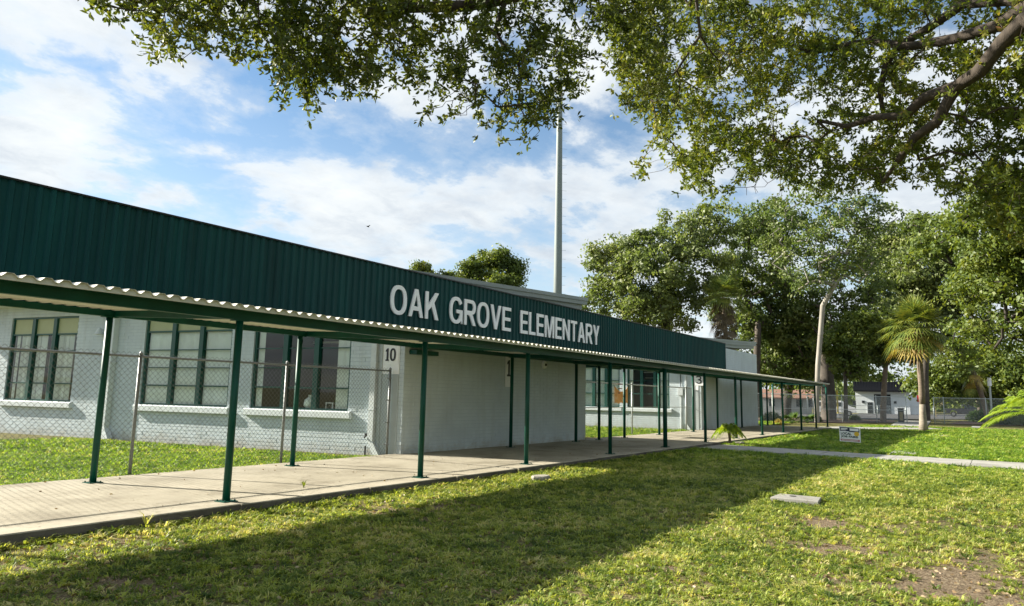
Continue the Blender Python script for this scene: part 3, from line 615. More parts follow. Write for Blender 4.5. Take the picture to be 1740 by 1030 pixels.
# number boards: dark digits on the pale panels over the doors
def digits(txt, lab, P, d, nrm, s_r, z, h, w, cat='number sign'):
    t = thing('door_number', (*(P+d*s_r), z), lab, cat)
    o = np.array([*(P+d*s_r+nrm*.03), z]); rt = np.array([*(-d), 0]); n3 = np.array([*nrm, 0])
    m = MB(); m.obox(o-rt*.04-np.array([0, 0, .1])+n3*.0, rt*(w+.08), n3*.006, (0, 0, h+.22)); m.build('board', 'white_panel', t)
    wd = {'1': .62, '0': 1., '3': 1.}; tot = sum(wd[c] for c in txt); x = 0
    for ch in txt:
        put_glyph(ch, 'digit', 'black_paint', o+rt*x+n3*.007, rt, n3, h, w*wd[ch]/tot-.03, .01, t); x += w*wd[ch]/tot
digits('10', 'board with the dark number 10 over the grey door, left of the end wall', pA, dA, nA, sA(13.17), 2.46, .32, .34)
digits('3', 'board with the dark number 3 over the grey door across the courtyard', pB, dB, nB, sB(1182.5, 650), 2.46, .38, .34)

# downspouts, faucet, wall lamp, electric box
def downspout(P, d, nrm, s, z1, lab, w=.1, dep=.12):
    t = thing('downspout', (*(P+d*s), .05), lab, 'downspout')
    m = MB(); wall_box(m, P, d, nrm, s-w/2, s+w/2, .42, z1, .015, dep); m.build('pipe', 'sill_paint', t)
    m = MB(); o = np.array([*(P+d*(s-w/2)+nrm*.015), .42]); m.obox(o, (*(d*w), 0), (*(nrm*(dep-.015)), 0), (*(-d*.22+nrm*.02), -.33)); m.build('shoe', 'sill_paint', t)
    for z in (1.2, 2.4): m = MB(); wall_box(m, P, d, nrm, s-w/2-.02, s+w/2+.02, z, z+.03, .0, dep+.006); m.build('strap', 'sill_paint', t)
downspout(pA, dA, nA, sA(13.48), 4.3, 'white square downspout with kicked foot beside the grey door of the near wing', .16, .13)
downspout(pA, dA, nA, sA(23.3), 4.3, 'wide white downspout between the first two windows of the near wing', .3, .2)
downspout(pB, dB, nB, sB(1166), 3.0, 'thin white downspout left of the door numbered 3', .09, .08)
t = thing('faucet', (*(pA+dA*sA(13.62)), .55), 'small black garden tap low on the wall beside the downspout', 'tap')
o = pA+dA*sA(13.62); MB().tube([(*(o), .55), (*(o+nA*.12), .55), (*(o+nA*.16), .5)], .02, 8).build('spout', 'rubber', t); MB().tube([(*(o+nA*.08), .57), (*(o+nA*.08), .61)], .045, 8).build('handle', 'rubber', t)
MB().tube([(*(o+nA*.1), .3), (*(o+nA*.1), .05)], .022, 8).build('pipe', 'rubber', t)
Pl = onPl(176, 566, WA['corner'], WA['back'])
t = thing('wall_lamp', Pl, 'small white cone lamp high on the wall behind the first rear post', 'lamp')
MB().tube([Pl+(*(nA*.16), .14), Pl+(*(nA*.17), -.06)], [.04, .13], 12).build('lamp_shade', 'sill_paint', t); MB().tube([Pl+(0, 0, .1), Pl+(*(nA*.16), .14)], .02, 6).build('bracket', 'sill_paint', t)
Pe = onPl(1157, 665, pB, pB+dB)
t = thing('electric_box', Pe, 'small white electric box on the far wing wall with conduit below', 'electric box')
m = MB(); sE = np.dot(Pe[:2]-pB, dB); wall_box(m, pB, dB, nB, sE-.14, sE+.14, Pe[2]-.22, Pe[2]+.22, .01, .13); m.build('cabinet', 'sill_paint', t, bevel=.01)
MB().tube([(*(pB+dB*sE+nB*.05), Pe[2]-.2), (*(pB+dB*sE+nB*.05), .1)], .03, 8).build('conduit', 'sill_paint', t)
MB().tube([(*(pB+dB*sE+nB*.05), Pe[2]+.2), (*(pB+dB*sE+nB*.05), 3.2)], .02, 6).build('conduit', 'black_paint', t)

# things standing on the inside sill of the nearest window
so_ = lambda Y, t_: np.array([*(pA+dA*sA(Y)+nA*t_), 1.16])
t = thing('flower_pot', so_(14.75, -.3), 'green flower pot with a pale plant on the sill of the nearest window', 'pot')
o = so_(14.75, -.3); MB().tube([o, o+(0, 0, .16)], [.08, .12], 12).build('pot', 'pot_green', t)
pp = RNG.normal(size=(60, 3)); pp[:, 2] = abs(pp[:, 2]); link('foliage', leaves(np.repeat(o[None]+[0, 0, .16], 60, 0), pp, .2, .06, 'foliage', 'shrub'), t)
t = thing('white_vase', so_(15.75, -.3), 'rounded white vase on the sill of the nearest window', 'vase')
o = so_(15.75, -.3); MB().tube([o, o+(0, 0, .1), o+(0, 0, .25), o+(0, 0, .34)], [.08, .19, .17, .06], 14).build('body', 'blind', t, smooth=True); MB().tube([o+(0, 0, .34), o+(0, 0, .39)], .075, 12).build('rim', 'blind', t)
t = thing('picture_frame', so_(15.1, -.3), 'small framed picture leaning on the sill of the nearest window', 'picture frame')
m = MB(); wall_box(m, pA, dA, nA, sA(15.0), sA(15.25), 1.16, 1.36, -.32, -.30); m.build('frame', 'sign_white', t)
m = MB(); wall_box(m, pA, dA, nA, sA(15.04), sA(15.21), 1.19, 1.33, -.299, -.296); m.build('picture', 'car_glass', t)

# number 1 board and round alarm on the near end wall
P1 = onY(862.6, 627, 12.61)
t = thing('number_board', P1, 'tall narrow white board with a dark number 1 on the shaded end wall', 'number sign')
MB().box(P1[0]-.14, 12.57, P1[2]-.55, P1[0]+.14, 12.605, P1[2]+.52).build('board', 'white_panel', t)
put_glyph('1', 'digit', 'black_paint', (P1[0]-.09, 12.568, P1[2]-.23), (1, 0, 0), (0, -1, 0), .5, .18, .008, t)
P2 = onY(924, 620, 12.61)
t = thing('alarm_bell', P2, 'round white wall fitting with dark centre, right of the number 1 board', 'alarm bell')
MB().tube([P2+(0, 0, 0), P2+(0, -.06, 0)], [.14, .12], 18).build('dome', 'white_panel', t); MB().tube([P2+(.02, -.06, 0), P2+(.02, -.09, 0)], .045, 10).build('button', 'black_paint', t)

# ------------------------------------------------------------------ covered walk
wk = thing('covered_walkway', (20, 10.4, .13), 'long covered walkway on slim green posts with a white corrugated roof', 'walkway')
ZB = 2.61
FX = [2.55, 6.65, 10.75, 14.42, 18.75, 22.84] + [onY(x, y, 8.9)[0] for x, y in ((1129, 690), (1198, 700), (1250.5, 700), (1294.5, 700), (1330, 700), (1361, 700), (1386, 700), (1405, 695))]
BX = [-1.8, 2.4] + [onY(x, y, 12.15)[0] for x, y in ((172, 680), (503, 690), (868.7, 700), (979, 700), (1018, 700), (1061, 700), (1120, 690), (1178, 690), (1219, 690), (1260, 690), (1292, 690), (1303.6, 690), (1314, 690))]
FX = [-1.7]+FX
MB().bar((-8, 8.9, ZB+.065), (48.9, 8.9, ZB+.065), .09, .13).build('front_beam', 'green_metal', wk)
MB().bar((-8, 8.84, ZB+.142), (48.9, 8.84, ZB+.142), .012, .03).build('beam_flange', 'green_metal', wk)
MB().bar((-8, 12.15, ZB+.225), (48.9, 12.15, ZB+.225), .09, .10).build('back_beam', 'green_metal', wk)
post_me = MB().tube([(0, 0, 0), (0, 0, ZB-.13)], .052, 16).mesh('post'); post_me.materials.append(MATS['green_metal']); post_me.polygons.foreach_set('use_smooth', [len(p_.vertices) == 4 for p_ in post_me.polygons])
pl_ = MB().box(-.11, -.11, 0, .11, .11, .012)
for a_ in (-1, 1):
    for b_ in (-1, 1): pl_.tube([(a_*.08, b_*.08, .01), (a_*.08, b_*.08, .03)], .012, 6)
plate_me = pl_.mesh('base_plate'); plate_me.materials.append(MATS['green_metal'])
cap_me = MB().box(-.12, -.06, 0, .12, .06, .012).mesh('cap_plate'); cap_me.materials.append(MATS['green_metal'])
def post(x, y, top):
    o = link('post', post_me, wk); o.location = (x, y, .13); o.scale = (1, 1, (top-.13)/(ZB-.13))
    for nm, me, z in (('base_plate', plate_me, .13), ('cap_plate', cap_me, top-.013)):
        q = bpy.data.objects.new(nm, me); C.objects.link(q); q.parent = o; q.matrix_parent_inverse = Matrix.Diagonal((1, 1, (ZB-.13)/(top-.13), 1)); q.location = (0, 0, z-.13)
for x in FX: post(x, 8.9, ZB)
for x in BX: post(x, 12.15, ZB+.175)
for x in FX: MB().bar((x, 8.96, ZB+.07), (x, 12.1, ZB+.235), .07, .11).build('cross_beam', 'green_metal', wk)
m = MB(); xe = BX[6]; m.bar((xe, 12.2, ZB+.2), (xe, 15.4, ZB+.2), .09, .13); m.build('side_beam', 'green_metal', wk)
MB().bar((24.52, 12.3, ZB+.19), (BX[6]+2.2, 12.3, ZB+.19), .08, .12).build('side_beam', 'green_metal', wk)
MB().box(14.6, 12.36, ZB+.03, 15.5, 12.60, ZB+.14).build('bracket', 'green_metal', wk)
# roof deck: trapezoid ribs across the walk, one sheet = five ribs
def deck_z(y): return ZB+.132+(y-8.55)*.039
pit = .187; nr = 5; prof = []
up, top_, T = .040, .052, .004
x = 0; line = []
for k in range(nr):
    x0 = k*pit; line += [(x0, 0), (x0+.014, 0), (x0+.058, up), (x0+.128, up), (x0+.172, 0)]
line.append((nr*pit, 0))
prof = line+[(a, b+T) for a, b in reversed(line)]
pm = MB(); pm.prism(prof, (0, 8.5, deck_z(8.5)+.006), (1, 0, 0), (0, 0, 1), (0, 3.66, 3.66*.039)); pme = pm.mesh('roof_sheet'); pme.materials.append(MATS['deck_white'])
cm = MB(); cm.prism([(a, b-.002) for a, b in line]+[(nr*pit, -.03), (0, -.03)], (0, 8.535, deck_z(8.535)+.006), (1, 0, 0), (0, 0, 1), (0, .03, .0016)); cme = cm.mesh('rib_closure'); cme.materials.append(MATS['deck_white'])
x = -8.0
while x < 48.6:
    o = link('roof_sheet', pme, wk); o.location = (x, 0, random.Random(int(x*10)).uniform(-.002, .002)); q = link('rib_closure', cme, o); x += nr*pit+.002

# ------------------------------------------------------------------ green ribbed fascia with the name
fa = thing('school_sign_fascia', (16, 12.2, 2.9), 'long dark green ribbed metal fascia carrying the school name OAK GROVE ELEMENTARY', 'sign')
ZT = 4.69; pit = .2; line = []
for k in range(5):
    x0 = k*pit; line += [(x0, 0), (x0+.09, 0), (x0+.115, -.035), (x0+.17, -.035), (x0+.195, 0)]
line.append((1.0, 0)); prof = line+[(a, b+.004) for a, b in reversed(line)]
pm = MB(); pm.prism(prof, (0, 0, 2.86), (1, 0, 0), (0, 1, 0), (0, 0, ZT-2.86)); pme = pm.mesh('metal_panel'); pme.materials.append(MATS['green_fascia'])
x = -8.8; rr = random.Random(5)
while x < 40.1:
    o = link('metal_panel', pme, fa); o.location = (x, 12.24+rr.uniform(-.003, .003), 0); o.rotation_euler = (0, 0, rr.uniform(-.002, .002)); x += 1.0
MB().box(-8.8, 12.185, ZT+.002, 40.23, 12.5, ZT+.03).build('cap_trim', 'dark_trim', fa)
MB().box(40.205, 12.19, 2.86, 40.23, 12.5, ZT).build('end_trim', 'green_fascia', fa)
MB().box(-8.8, 12.44, 2.9, 40.2, 12.49, ZT-.01).build('backing', 'dark_trim', fa)
for k in range(24): MB().box(-8.6+k*2.05, 12.25, 2.9, -8.54+k*2.05, 12.44, ZT-.02).build('bracket', 'dark_trim', fa)
def word(w, x0, x1, wid):
    tot = sum(wid[c] for c in w); sc = (x1-x0-.085*(len(w)-1))/tot; x = x0
    for c in w:
        cw = wid[c]*sc; put_glyph(c, 'letter', 'letter_white', (x, 12.203, 3.555), (1, 0, 0), (0, -1, 0), .71, cw, .035, fa); x += cw+.085
WID = dict(O=1.1, A=1.05, K=1.02, G=1.08, R=1., V=1.0, E=.86, L=.78, M=1.22, N=1.0, T=.9, Y=1.0)
word('OAK', 13.34, 15.2, WID); word('GROVE', 15.68, 18.7, WID); word('ELEMENTARY', 19.25, 24.72, WID)

# ------------------------------------------------------------------ chain link fences
def chain_link(p, q, z0, z1, posts, lab, pitch=.1, r=.0022, pr=.03, mt='wire', gm='galv', rails=(), group=None, bottom=True, skip=()):
    p, q = np.array(p, float), np.array(q, float); Ln = np.linalg.norm(q-p); d = (q-p)/Ln; up = np.array([0, 0, 1.])
    t = thing('chain_link_fence', (*p, z0), lab, 'fence', group); P3 = lambda s, z: np.array([*(p+d*s), z])
    for s in posts:
        o = MB().tube([P3(s, z0-.1), P3(s, z1+.03)], pr, 10).build('fence_post', gm, t, smooth=True)
        MB().tube([P3(s, z1+.03), P3(s, z1+.06), P3(s, z1+.09)], [pr*1.2, pr*1.15, pr*.3], 10).build('post_cap', gm, o)
    MB().tube([P3(0, z1), P3(Ln, z1)], pr*.72, 8).build('top_rail', gm, t, smooth=True)
    for z in rails: MB().tube([P3(0, z), P3(Ln, z)], pr*.6, 6).build('middle_rail', gm, t)
    n = int(Ln/(pitch/2)); rows = int((z1-z0+.07)/(pitch/2)); hp = pitch/2; nn = np.array([-d[1], d[0], 0.]) 
    i, j = np.meshgrid(np.arange(n), np.arange(rows), indexing='ij'); i, j = i.ravel(), j.ravel()
    a = np.where((i+j) % 2 == 0, 0, 1); s0 = (i+a)*hp; s1 = (i+1-a)*hp; za = z0+.02+j*hp; zb = za+hp
    A0 = np.stack([p[0]+d[0]*s0, p[1]+d[1]*s0, za], 1)+nn*.0; B0 = np.stack([p[0]+d[0]*s1, p[1]+d[1]*s1, zb], 1)
    dd = unit(B0-A0); u = np.cross(dd, nn); A0 = A0-nn*(.035*1+a[:, None]*r*2); B0 = B0-nn*(.035+a[:, None]*r*2)
    c = [u*r, -u*r*.5+nn*r*.87, -u*r*.5-nn*r*.87]; qs = []
    for k in range(3):
        qs.append(np.stack([A0+c[k], A0+c[(k+1) % 3], B0+c[(k+1) % 3], B0+c[k]], 1))
    link('wire_mesh', pairs(np.concatenate(qs), 4, 'wire_mesh', mt), t)
    return t, P3
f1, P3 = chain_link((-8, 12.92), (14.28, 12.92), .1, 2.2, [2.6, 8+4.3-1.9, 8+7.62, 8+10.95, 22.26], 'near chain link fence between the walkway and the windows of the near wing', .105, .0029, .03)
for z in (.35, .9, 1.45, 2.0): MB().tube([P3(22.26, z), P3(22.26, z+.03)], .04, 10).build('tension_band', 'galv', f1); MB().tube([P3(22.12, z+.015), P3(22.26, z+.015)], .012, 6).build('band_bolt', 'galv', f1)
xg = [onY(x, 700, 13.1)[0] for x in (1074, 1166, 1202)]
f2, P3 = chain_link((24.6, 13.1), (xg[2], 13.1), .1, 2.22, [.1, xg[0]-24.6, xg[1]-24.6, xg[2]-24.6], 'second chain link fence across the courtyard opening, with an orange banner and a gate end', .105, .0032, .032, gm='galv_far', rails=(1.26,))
A3, B3 = gz(1262, 716), gz(1740, 726); 
fp = [gz(1300, 717.2), gz(1447, 719.3), gz(1524, 719.8)]
p0 = np.array([56., 21.6]); p1 = np.array([73.6, 6.6]); Lf = np.linalg.norm(p1-p0)
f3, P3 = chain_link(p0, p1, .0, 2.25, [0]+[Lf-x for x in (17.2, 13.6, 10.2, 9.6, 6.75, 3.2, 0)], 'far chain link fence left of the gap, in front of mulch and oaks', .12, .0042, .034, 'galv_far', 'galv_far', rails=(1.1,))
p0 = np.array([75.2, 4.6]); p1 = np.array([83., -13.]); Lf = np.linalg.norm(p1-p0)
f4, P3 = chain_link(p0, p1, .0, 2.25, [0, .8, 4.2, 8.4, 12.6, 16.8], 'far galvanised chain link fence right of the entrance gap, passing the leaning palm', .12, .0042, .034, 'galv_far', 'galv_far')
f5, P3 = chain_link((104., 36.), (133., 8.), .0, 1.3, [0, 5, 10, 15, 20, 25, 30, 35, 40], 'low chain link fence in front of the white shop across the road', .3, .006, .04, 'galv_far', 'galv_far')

# orange banner tied to the second fence
Pb = [onY(x, y, 13.0) for x, y in ((1044, 685), (1067, 684), (1068, 657), (1056, 662), (1044, 657))]
bn = thing('banner', Pb[0], 'sun-bleached orange banner with faint writing tied to the second fence', 'banner')
m = MB(); xs_ = np.linspace(Pb[0][0], Pb[1][0], 9); 
for k in range(8):
    za, zb = [Pb[0][2]+.02*math.sin(q*2) for q in (k, k+1)], [Pb[2][2]-.22*math.sin(math.pi*q/8)**.8 for q in (k, k+1)]
    y_ = [12.99-.02*math.sin(q*1.3) for q in (k, k+1)]
    m.v += [(xs_[k], y_[0], za[0]), (xs_[k+1], y_[1], za[1]), (xs_[k+1], y_[1], zb[1]), (xs_[k], y_[0], zb[0]), (xs_[k], y_[0]+.006, za[0]), (xs_[k+1], y_[1]+.006, za[1]), (xs_[k+1], y_[1]+.006, zb[1]), (xs_[k], y_[0]+.006, zb[0])]
    n = 8*k; m.f += [(n, n+1, n+2, n+3), (n+4, n+7, n+6, n+5), (n+3, n+2, n+6, n+7), (n, n+4, n+5, n+1)]
m.build('cloth', 'banner', bn)
for k in range(3):
    w = [.55, .42, .25][k]; m = MB(); m.box(xs_[0]+.25, 12.955, Pb[0][2]+.75-k*.18, xs_[0]+.25+w, 12.96, Pb[0][2]+.79-k*.18); m.build('print_line', 'terracotta', bn)
for q in (0, -1): MB().tube([(xs_[q], 12.98, Pb[2][2]-.02), (xs_[q], 13.06, Pb[2][2]+.05)], .008, 5).build('tie', 'rubber', bn)

# ------------------------------------------------------------------ yard sign
c0, c1, c2 = gz(1427.5, 756), None, None
dS = 32.3; TL, TR, BR, BL = far(1425.5, 724, dS), far(1461, 726.5, dS), far(1463, 752.5, dS), far(1427, 749.5, dS)
ys = thing('yard_sign', (*((BL+BR)/2)[:2], 0), 'white yard sign reading LOCAL JOB FAIRS tilted on the grass beyond the path', 'sign')
rt = unit(BR-BL); upv = unit(TL-BL); nn = unit(np.cross(rt, upv)); nn = nn if nn.dot(-BL) > 0 else -nn
wS, hS = np.linalg.norm(BR-BL), np.linalg.norm(TL-BL)
def onS(name, m_, u0, v0, u1, v1, t0, t1): 
    b = MB(); b.obox(BL+rt*u0*wS+upv*v0*hS+nn*t0, rt*(u1-u0)*wS, upv*(v1-v0)*hS, nn*(t1-t0)); return b.build(name, m_, ys)
onS('panel', 'sign_white', 0, 0, 1, 1, -.008, .0); onS('header_band', 'sign_navy', .04, .69, .46, .95, .001, .003); onS('header_band', 'sign_navy', .46, .66, .96, .95, .001, .003)
onS('header_print', 'sign_white', .50, .74, .92, .90, .004, .005); onS('header_print', 'sign_white', .08, .82, .40, .89, .004, .005); onS('header_print', 'sign_white', .08, .75, .32, .795, .004, .005)
onS('footer_band', 'sign_red', .05, .05, .95, .17, .001, .003); onS('footer_print', 'sign_white', .1, .09, .88, .125, .004, .005)
put_text('LOCAL', 'wording', 'sign_green', BL+rt*.07*wS+upv*.45*hS+nn*.001, rt, nn, .17*hS, .50*wS, .045, .003, ys, up=upv)
put_text('JOB FAIRS', 'wording', 'sign_green', BL+rt*.07*wS+upv*.24*hS+nn*.001, rt, nn, .17*hS, .80*wS, .05, .003, ys, up=upv)
cc = BL+rt*.82*wS+upv*.55*hS; MB().tube([cc+nn*.001, cc+nn*.004], .12*wS, 16).build('badge', 'sign_yellow', ys)
for u in (.28, .72): MB().tube([BL+rt*u*wS-nn*.012+upv*.3, [*(BL+rt*u*wS-nn*.012)[:2], -.1]], .005, 6).build('stake', 'galv', ys)

# ------------------------------------------------------------------ covers and stones in the lawn
def slab_thing(name, P, h, lab, cat, m_='concrete_path', lid=None):
    P = [np.array(p[:2]) for p in P]; c = sum(P)/len(P); t = thing(name, (*c, 0), lab, cat)
    b = strip('', '', P, h, h+.08).build('slab', m_, t, bevel=.012)
    if lid is not None: MB().tube([(*lid, h-.004), (*lid, h+.006)], .055, 12).build('lifting_hole', 'rubber', t)
    return t
slab_thing('utility_cover', [gz(1309, 846, .06), gz(1391, 853.5, .06), gz(1396, 846.5, .06), gz(1325, 840, .06)], .075, 'large worn concrete utility cover with a lifting hole, set in the sunny lawn', 'utility cover', 'concrete_path', gz(1347, 845, .06)[:2])
slab_thing('utility_cover', [gz(1512, 770, .05), gz(1556, 772, .05), gz(1560, 768.5, .05), gz(1520, 766, .05)], .06, 'small concrete cover in the grass just beyond the path', 'utility cover')
slab_thing('utility_cover', [gz(1582, 741, .05), gz(1612, 741.5, .05), gz(1614, 738, .05), gz(1590, 737.5, .05)], .05, 'small pale concrete cover right of the sunlit cabbage palm', 'utility cover')
slab_thing('utility_cover', [gz(1540, 750.5, .03), gz(1570, 751.5, .03), gz(1572, 750, .03), gz(1546, 749, .03)], .035, 'low flush concrete cover half hidden in shaded grass before the palm', 'utility cover')
slab_thing('utility_cover', [gz(1650, 726, .05), gz(1668, 726.5, .05), gz(1669, 724.5, .05), gz(1652, 724, .05)], .05, 'farthest concrete cover lying at the foot of the right far fence', 'utility cover')
P = gz(918, 817); pts = [(P[0]+.27*math.cos(a)*random.uniform(.85, 1.1), P[1]+.17*math.sin(a)*random.uniform(.85, 1.1)) for a in np.arange(0, 6.28, .52)]
b = MB(); n = len(pts); b.v = [(x, y, -.03) for x, y in pts]+[(x, y, .075) for x, y in pts]+[(x*.9+P[0]*.1, y*.9+P[1]*.1, .1) for x, y in pts]
b.f = [tuple(range(2*n, 3*n))]+[(i, (i+1) % n, n+(i+1) % n, n+i) for i in range(n)]+[(n+i, n+(i+1) % n, 2*n+(i+1) % n, 2*n+i) for i in range(n)]
tag(b.build('stone', 'stone'), 'flat round grey stone lying in the grass in front of the broken slab joint', 'stone')

# ------------------------------------------------------------------ light pole behind the wing
PP = far(947.5, 500, 62.); t = thing('light_pole', (PP[0], PP[1], 0), 'tall tapering grey steel light pole rising behind the near wing', 'light pole')
MB().tube([(PP[0], PP[1], 0), (PP[0], PP[1], 12), (PP[0], PP[1], 24), (PP[0], PP[1], 34)], [.42, .35, .26, .19], 16).build('shaft', 'pole_steel', t, smooth=True)
for k in range(34): z = 8+k*.75; MB().tube([(PP[0]+.2, PP[1]-.2, z), (PP[0]+.5*(1 if k % 2 else .9), PP[1]-.5, z)], .008, 4).build('step_peg', 'pole_steel', t)
for z in (32, 33.2): MB().bar((PP[0]-1.5, PP[1]+1.2, z), (PP[0]+1.5, PP[1]-1.2, z), .12, .15).build('lamp_arm', 'pole_steel', t)
for k in range(8):
    q = -1.4+k % 4*.93; z = 32+1.2*(k//4)-.2; c = np.array([PP[0]+q, PP[1]-q*.8, z]); MB().tube([c, c+(-.25, -.3, -.2)], [.12, .24], 10).build('floodlight', 'pole_steel', t)
PB = far(625, 385, 70.); t = thing('bird', PB, 'tiny black bird flying against the clouds above the fascia', 'bird')
MB().tube([PB+(-.16, 0, 0), PB+(-.05, 0, .01), PB+(.08, 0, 0), PB+(.2, 0, -.02)], [.02, .055, .06, .015], 8).build('body', 'bird_black', t)
for s_ in (-1, 1): b = MB(); b.obox(PB+(-.06, 0, 0), (.12, 0, 0), (.02, s_*.26, .1), (0, 0, .008)); b.build('wing', 'bird_black', t)

# ------------------------------------------------------------------ trees
def ellipsoid_clumps(cr, n, rng, shell=.55, metric=False):
    """cr: (px x, px y, px rx, px ry, distance) surveyed crown lobes -> clump centres in metres"""
    vol = np.array([c[2]*c[3] for c in cr], float); pick = rng.choice(len(cr), n, p=vol/vol.sum()); out = []
    for i in pick:
        x, y, rx, ry, d = cr[i]
        if metric: c = np.array([x, y, d], float); m = 1.
        else: c = far(x, y, d); m = d/F
        v = rng.normal(size=3); v /= np.linalg.norm(v); v *= rng.uniform(shell, 1.16)**.8
        vd = c[:2]/np.linalg.norm(c[:2]); sd = np.array([vd[1], -vd[0]]); hx = sd*v[0]*rx*m+vd*v[1]*rx*m*.9
        out.append(c+np.array([hx[0], hx[1], v[2]*ry*m]))
    return np.array(out)
def tree(name, base, trunk, cr, lab, cat='tree', group=None, nc=70, per=110, cl=.85, leaf=.22, lm='tree_far', bk='bark_far', tr=.35, seed=1, flat=.62, shell=.42, rt=.032, rmin=.012, metric=False):
    per = int(per*.72); leaf *= 1.12; nc = int(nc*1.95); cl *= .80
    rng = np.random.default_rng(seed); tips = ellipsoid_clumps(cr, nc, rng, shell, metric); base = np.array([base[0], base[1], -.1])
    seeds = [(base, -1)]; 
    for i, p in enumerate(trunk): seeds.append((np.array(p), i))
    arr, PA, r, ti = grow(seeds, tips, rt, 2.3, .10, rng, jump=2.2)
    ns = len(seeds); r = r*min(1., tr/max(r[1], 1e-6)) if r[1] > tr else r; f = np.linspace(1.25, .9, ns); r[:ns] = np.maximum(r[:ns], tr*f*.8)
    t = thing(name, (base[0], base[1], 0), lab, cat, group)
    wood_mesh(arr, PA, r, 'trunk', bk, 7, t, rmin)
    cs = tips[rng.integers(0, nc, nc*per)]; size = rng.uniform(.45, 1.45, nc)
    k = np.repeat(np.arange(nc), per); off = rng.normal(size=(nc*per, 3)); off = off/np.linalg.norm(off, axis=1, keepdims=True)*(rng.random((nc*per, 1))**.45)
    off[:, 2] *= flat; off *= 1+.22*np.abs(rng.normal(size=(nc*per, 1))); P = tips[k]+off*(size[k][:, None]*cl)
    un = unit(off+rng.normal(size=off.shape)*.42+[0, 0, .12]); D = unit(np.cross(un, rng.normal(size=off.shape)))
    link('crown', leaves(P, D, rng.uniform(.7, 1.4, len(P))*leaf*1.12, rng.uniform(.5, .8, len(P))*leaf*1.1, 'crown', lm, rng=rng, nrm=un), t)
    return t
def px(x, y, d): return far(x, y, d)
BG = 'trees beyond the school and the far fence'
tree('live_oak', px(1110, 710, 74)[:2], [px(1115, 640, 74), px(1125, 580, 74), px(1140, 520, 74)],
     [(1035, 450, 42, 34, 72), (1030, 505, 40, 40, 74), (1085, 425, 48, 36, 74), (1100, 480, 60, 60, 70), (1165, 395, 52, 40, 75), (1175, 460, 60, 60, 73), (1215, 375, 40, 32, 76), (1120, 530, 60, 40, 74)],
     'broad grey-green live oak rising behind the fascia, nearest the light pole', group=BG, nc=210, per=110, cl=1.15, leaf=.26, lm='tree_grey', tr=.5, seed=2)
tree('live_oak', px(1285, 712, 80)[:2], [px(1285, 640, 80), px(1288, 560, 80)],
     [(1270, 385, 45, 36, 80), (1315, 380, 48, 38, 82), (1290, 445, 62, 58, 80), (1250, 520, 48, 52, 82), (1325, 520, 58, 58, 84), (1300, 590, 60, 50, 84)],
     'dense oak directly behind the old fan palm and the end of the far wing', group=BG, nc=190, per=110, cl=1.15, leaf=.27, lm='tree_far', tr=.45, seed=3)
tree('tall_tree', px(1388, 716, 66)[:2], [px(1388, 680, 66), px(1390, 620, 66), px(1394, 570, 66), px(1398, 520, 66)],
     [(1385, 340, 50, 34, 66), (1420, 385, 60, 50, 66), (1345, 400, 46, 46, 67), (1370, 455, 50, 42, 65), (1450, 440, 52, 46, 66), (1475, 370, 46, 40, 67)],
     'tall airy tree with a smooth pale trunk beside the end of the covered walk', group=BG, nc=120, per=56, cl=.95, leaf=.21, lm='tree_far', bk='bark_pale', tr=.2, seed=4, shell=.35, rt=.06)
tree('live_oak', px(1408, 714, 78)[:2], [px(1408, 680, 78), px(1404, 620, 78), px(1400, 570, 78)],
     [(1425, 545, 60, 50, 82), (1360, 560, 55, 50, 84), (1330, 620, 50, 38, 86), (1312, 650, 26, 12, 92), (1362, 648, 34, 14, 92), (1390, 655, 26, 12, 95), (1450, 480, 50, 50, 84), (1400, 610, 60, 36, 88)],
     'dark thick-trunked oak standing just behind the pale trunk', group=BG, nc=140, per=100, cl=1.1, leaf=.27, lm='tree_far', tr=.75, seed=5)
tree('live_oak', px(1780, 716, 46)[:2], [px(1776, 650, 46), px(1772, 590, 46), px(1768, 540, 46)],
     [(1690, 400, 66, 50, 44), (1740, 350, 80, 60, 42), (1640, 420, 60, 46, 48), (1700, 480, 70, 44, 46), (1590, 400, 46, 36, 50), (1760, 460, 80, 80, 44), (1690, 570, 60, 46, 50), (1820, 400, 90, 110, 46)],
     'huge dark-trunked oak at the right edge with long level limbs', group=BG, nc=300, per=100, cl=.75, leaf=.17, lm='tree_bright', bk='bark_dark', tr=.62, seed=6)
tree('live_oak', px(1573, 708, 96)[:2], [px(1571, 640, 96), px(1575, 560, 96)],
     [(1545, 400, 40, 34, 96), (1560, 450, 60, 46, 94), (1510, 430, 44, 40, 98), (1610, 480, 66, 50, 96), (1520, 500, 50, 44, 96), (1570, 530, 60, 44, 98), (1640, 545, 50, 44, 98)],
     'tall oak filling the sky behind the sunlit cabbage palm', group=BG, nc=230, per=100, cl=1.35, leaf=.31, lm='tree_grey', tr=.5, seed=8)
tree('live_oak', px(1336, 713, 90)[:2], [px(1336, 690, 90), px(1340, 660, 90), px(1345, 630, 90)],
     [(1335, 615, 46, 30, 90), (1370, 625, 36, 24, 92), (1305, 630, 30, 22, 92), (1350, 590, 40, 30, 94)],
     'shady oak standing between the last posts of the walk and the pale house', group=BG, nc=70, per=100, cl=1.1, leaf=.27, lm='tree_far', bk='bark_dark', tr=.6, seed=17)
tree('small_tree', px(1437, 712, 73)[:2], [px(1437, 670, 73), px(1436, 625, 73)],
     [(1430, 585, 34, 28, 73), (1465, 560, 30, 30, 73), (1445, 615, 30, 20, 73)],
     'small leafy tree with a thin straight trunk left of the white shop', group=BG, nc=60, per=110, cl=.75, leaf=.22, lm='tree_bright', tr=.2, seed=9)
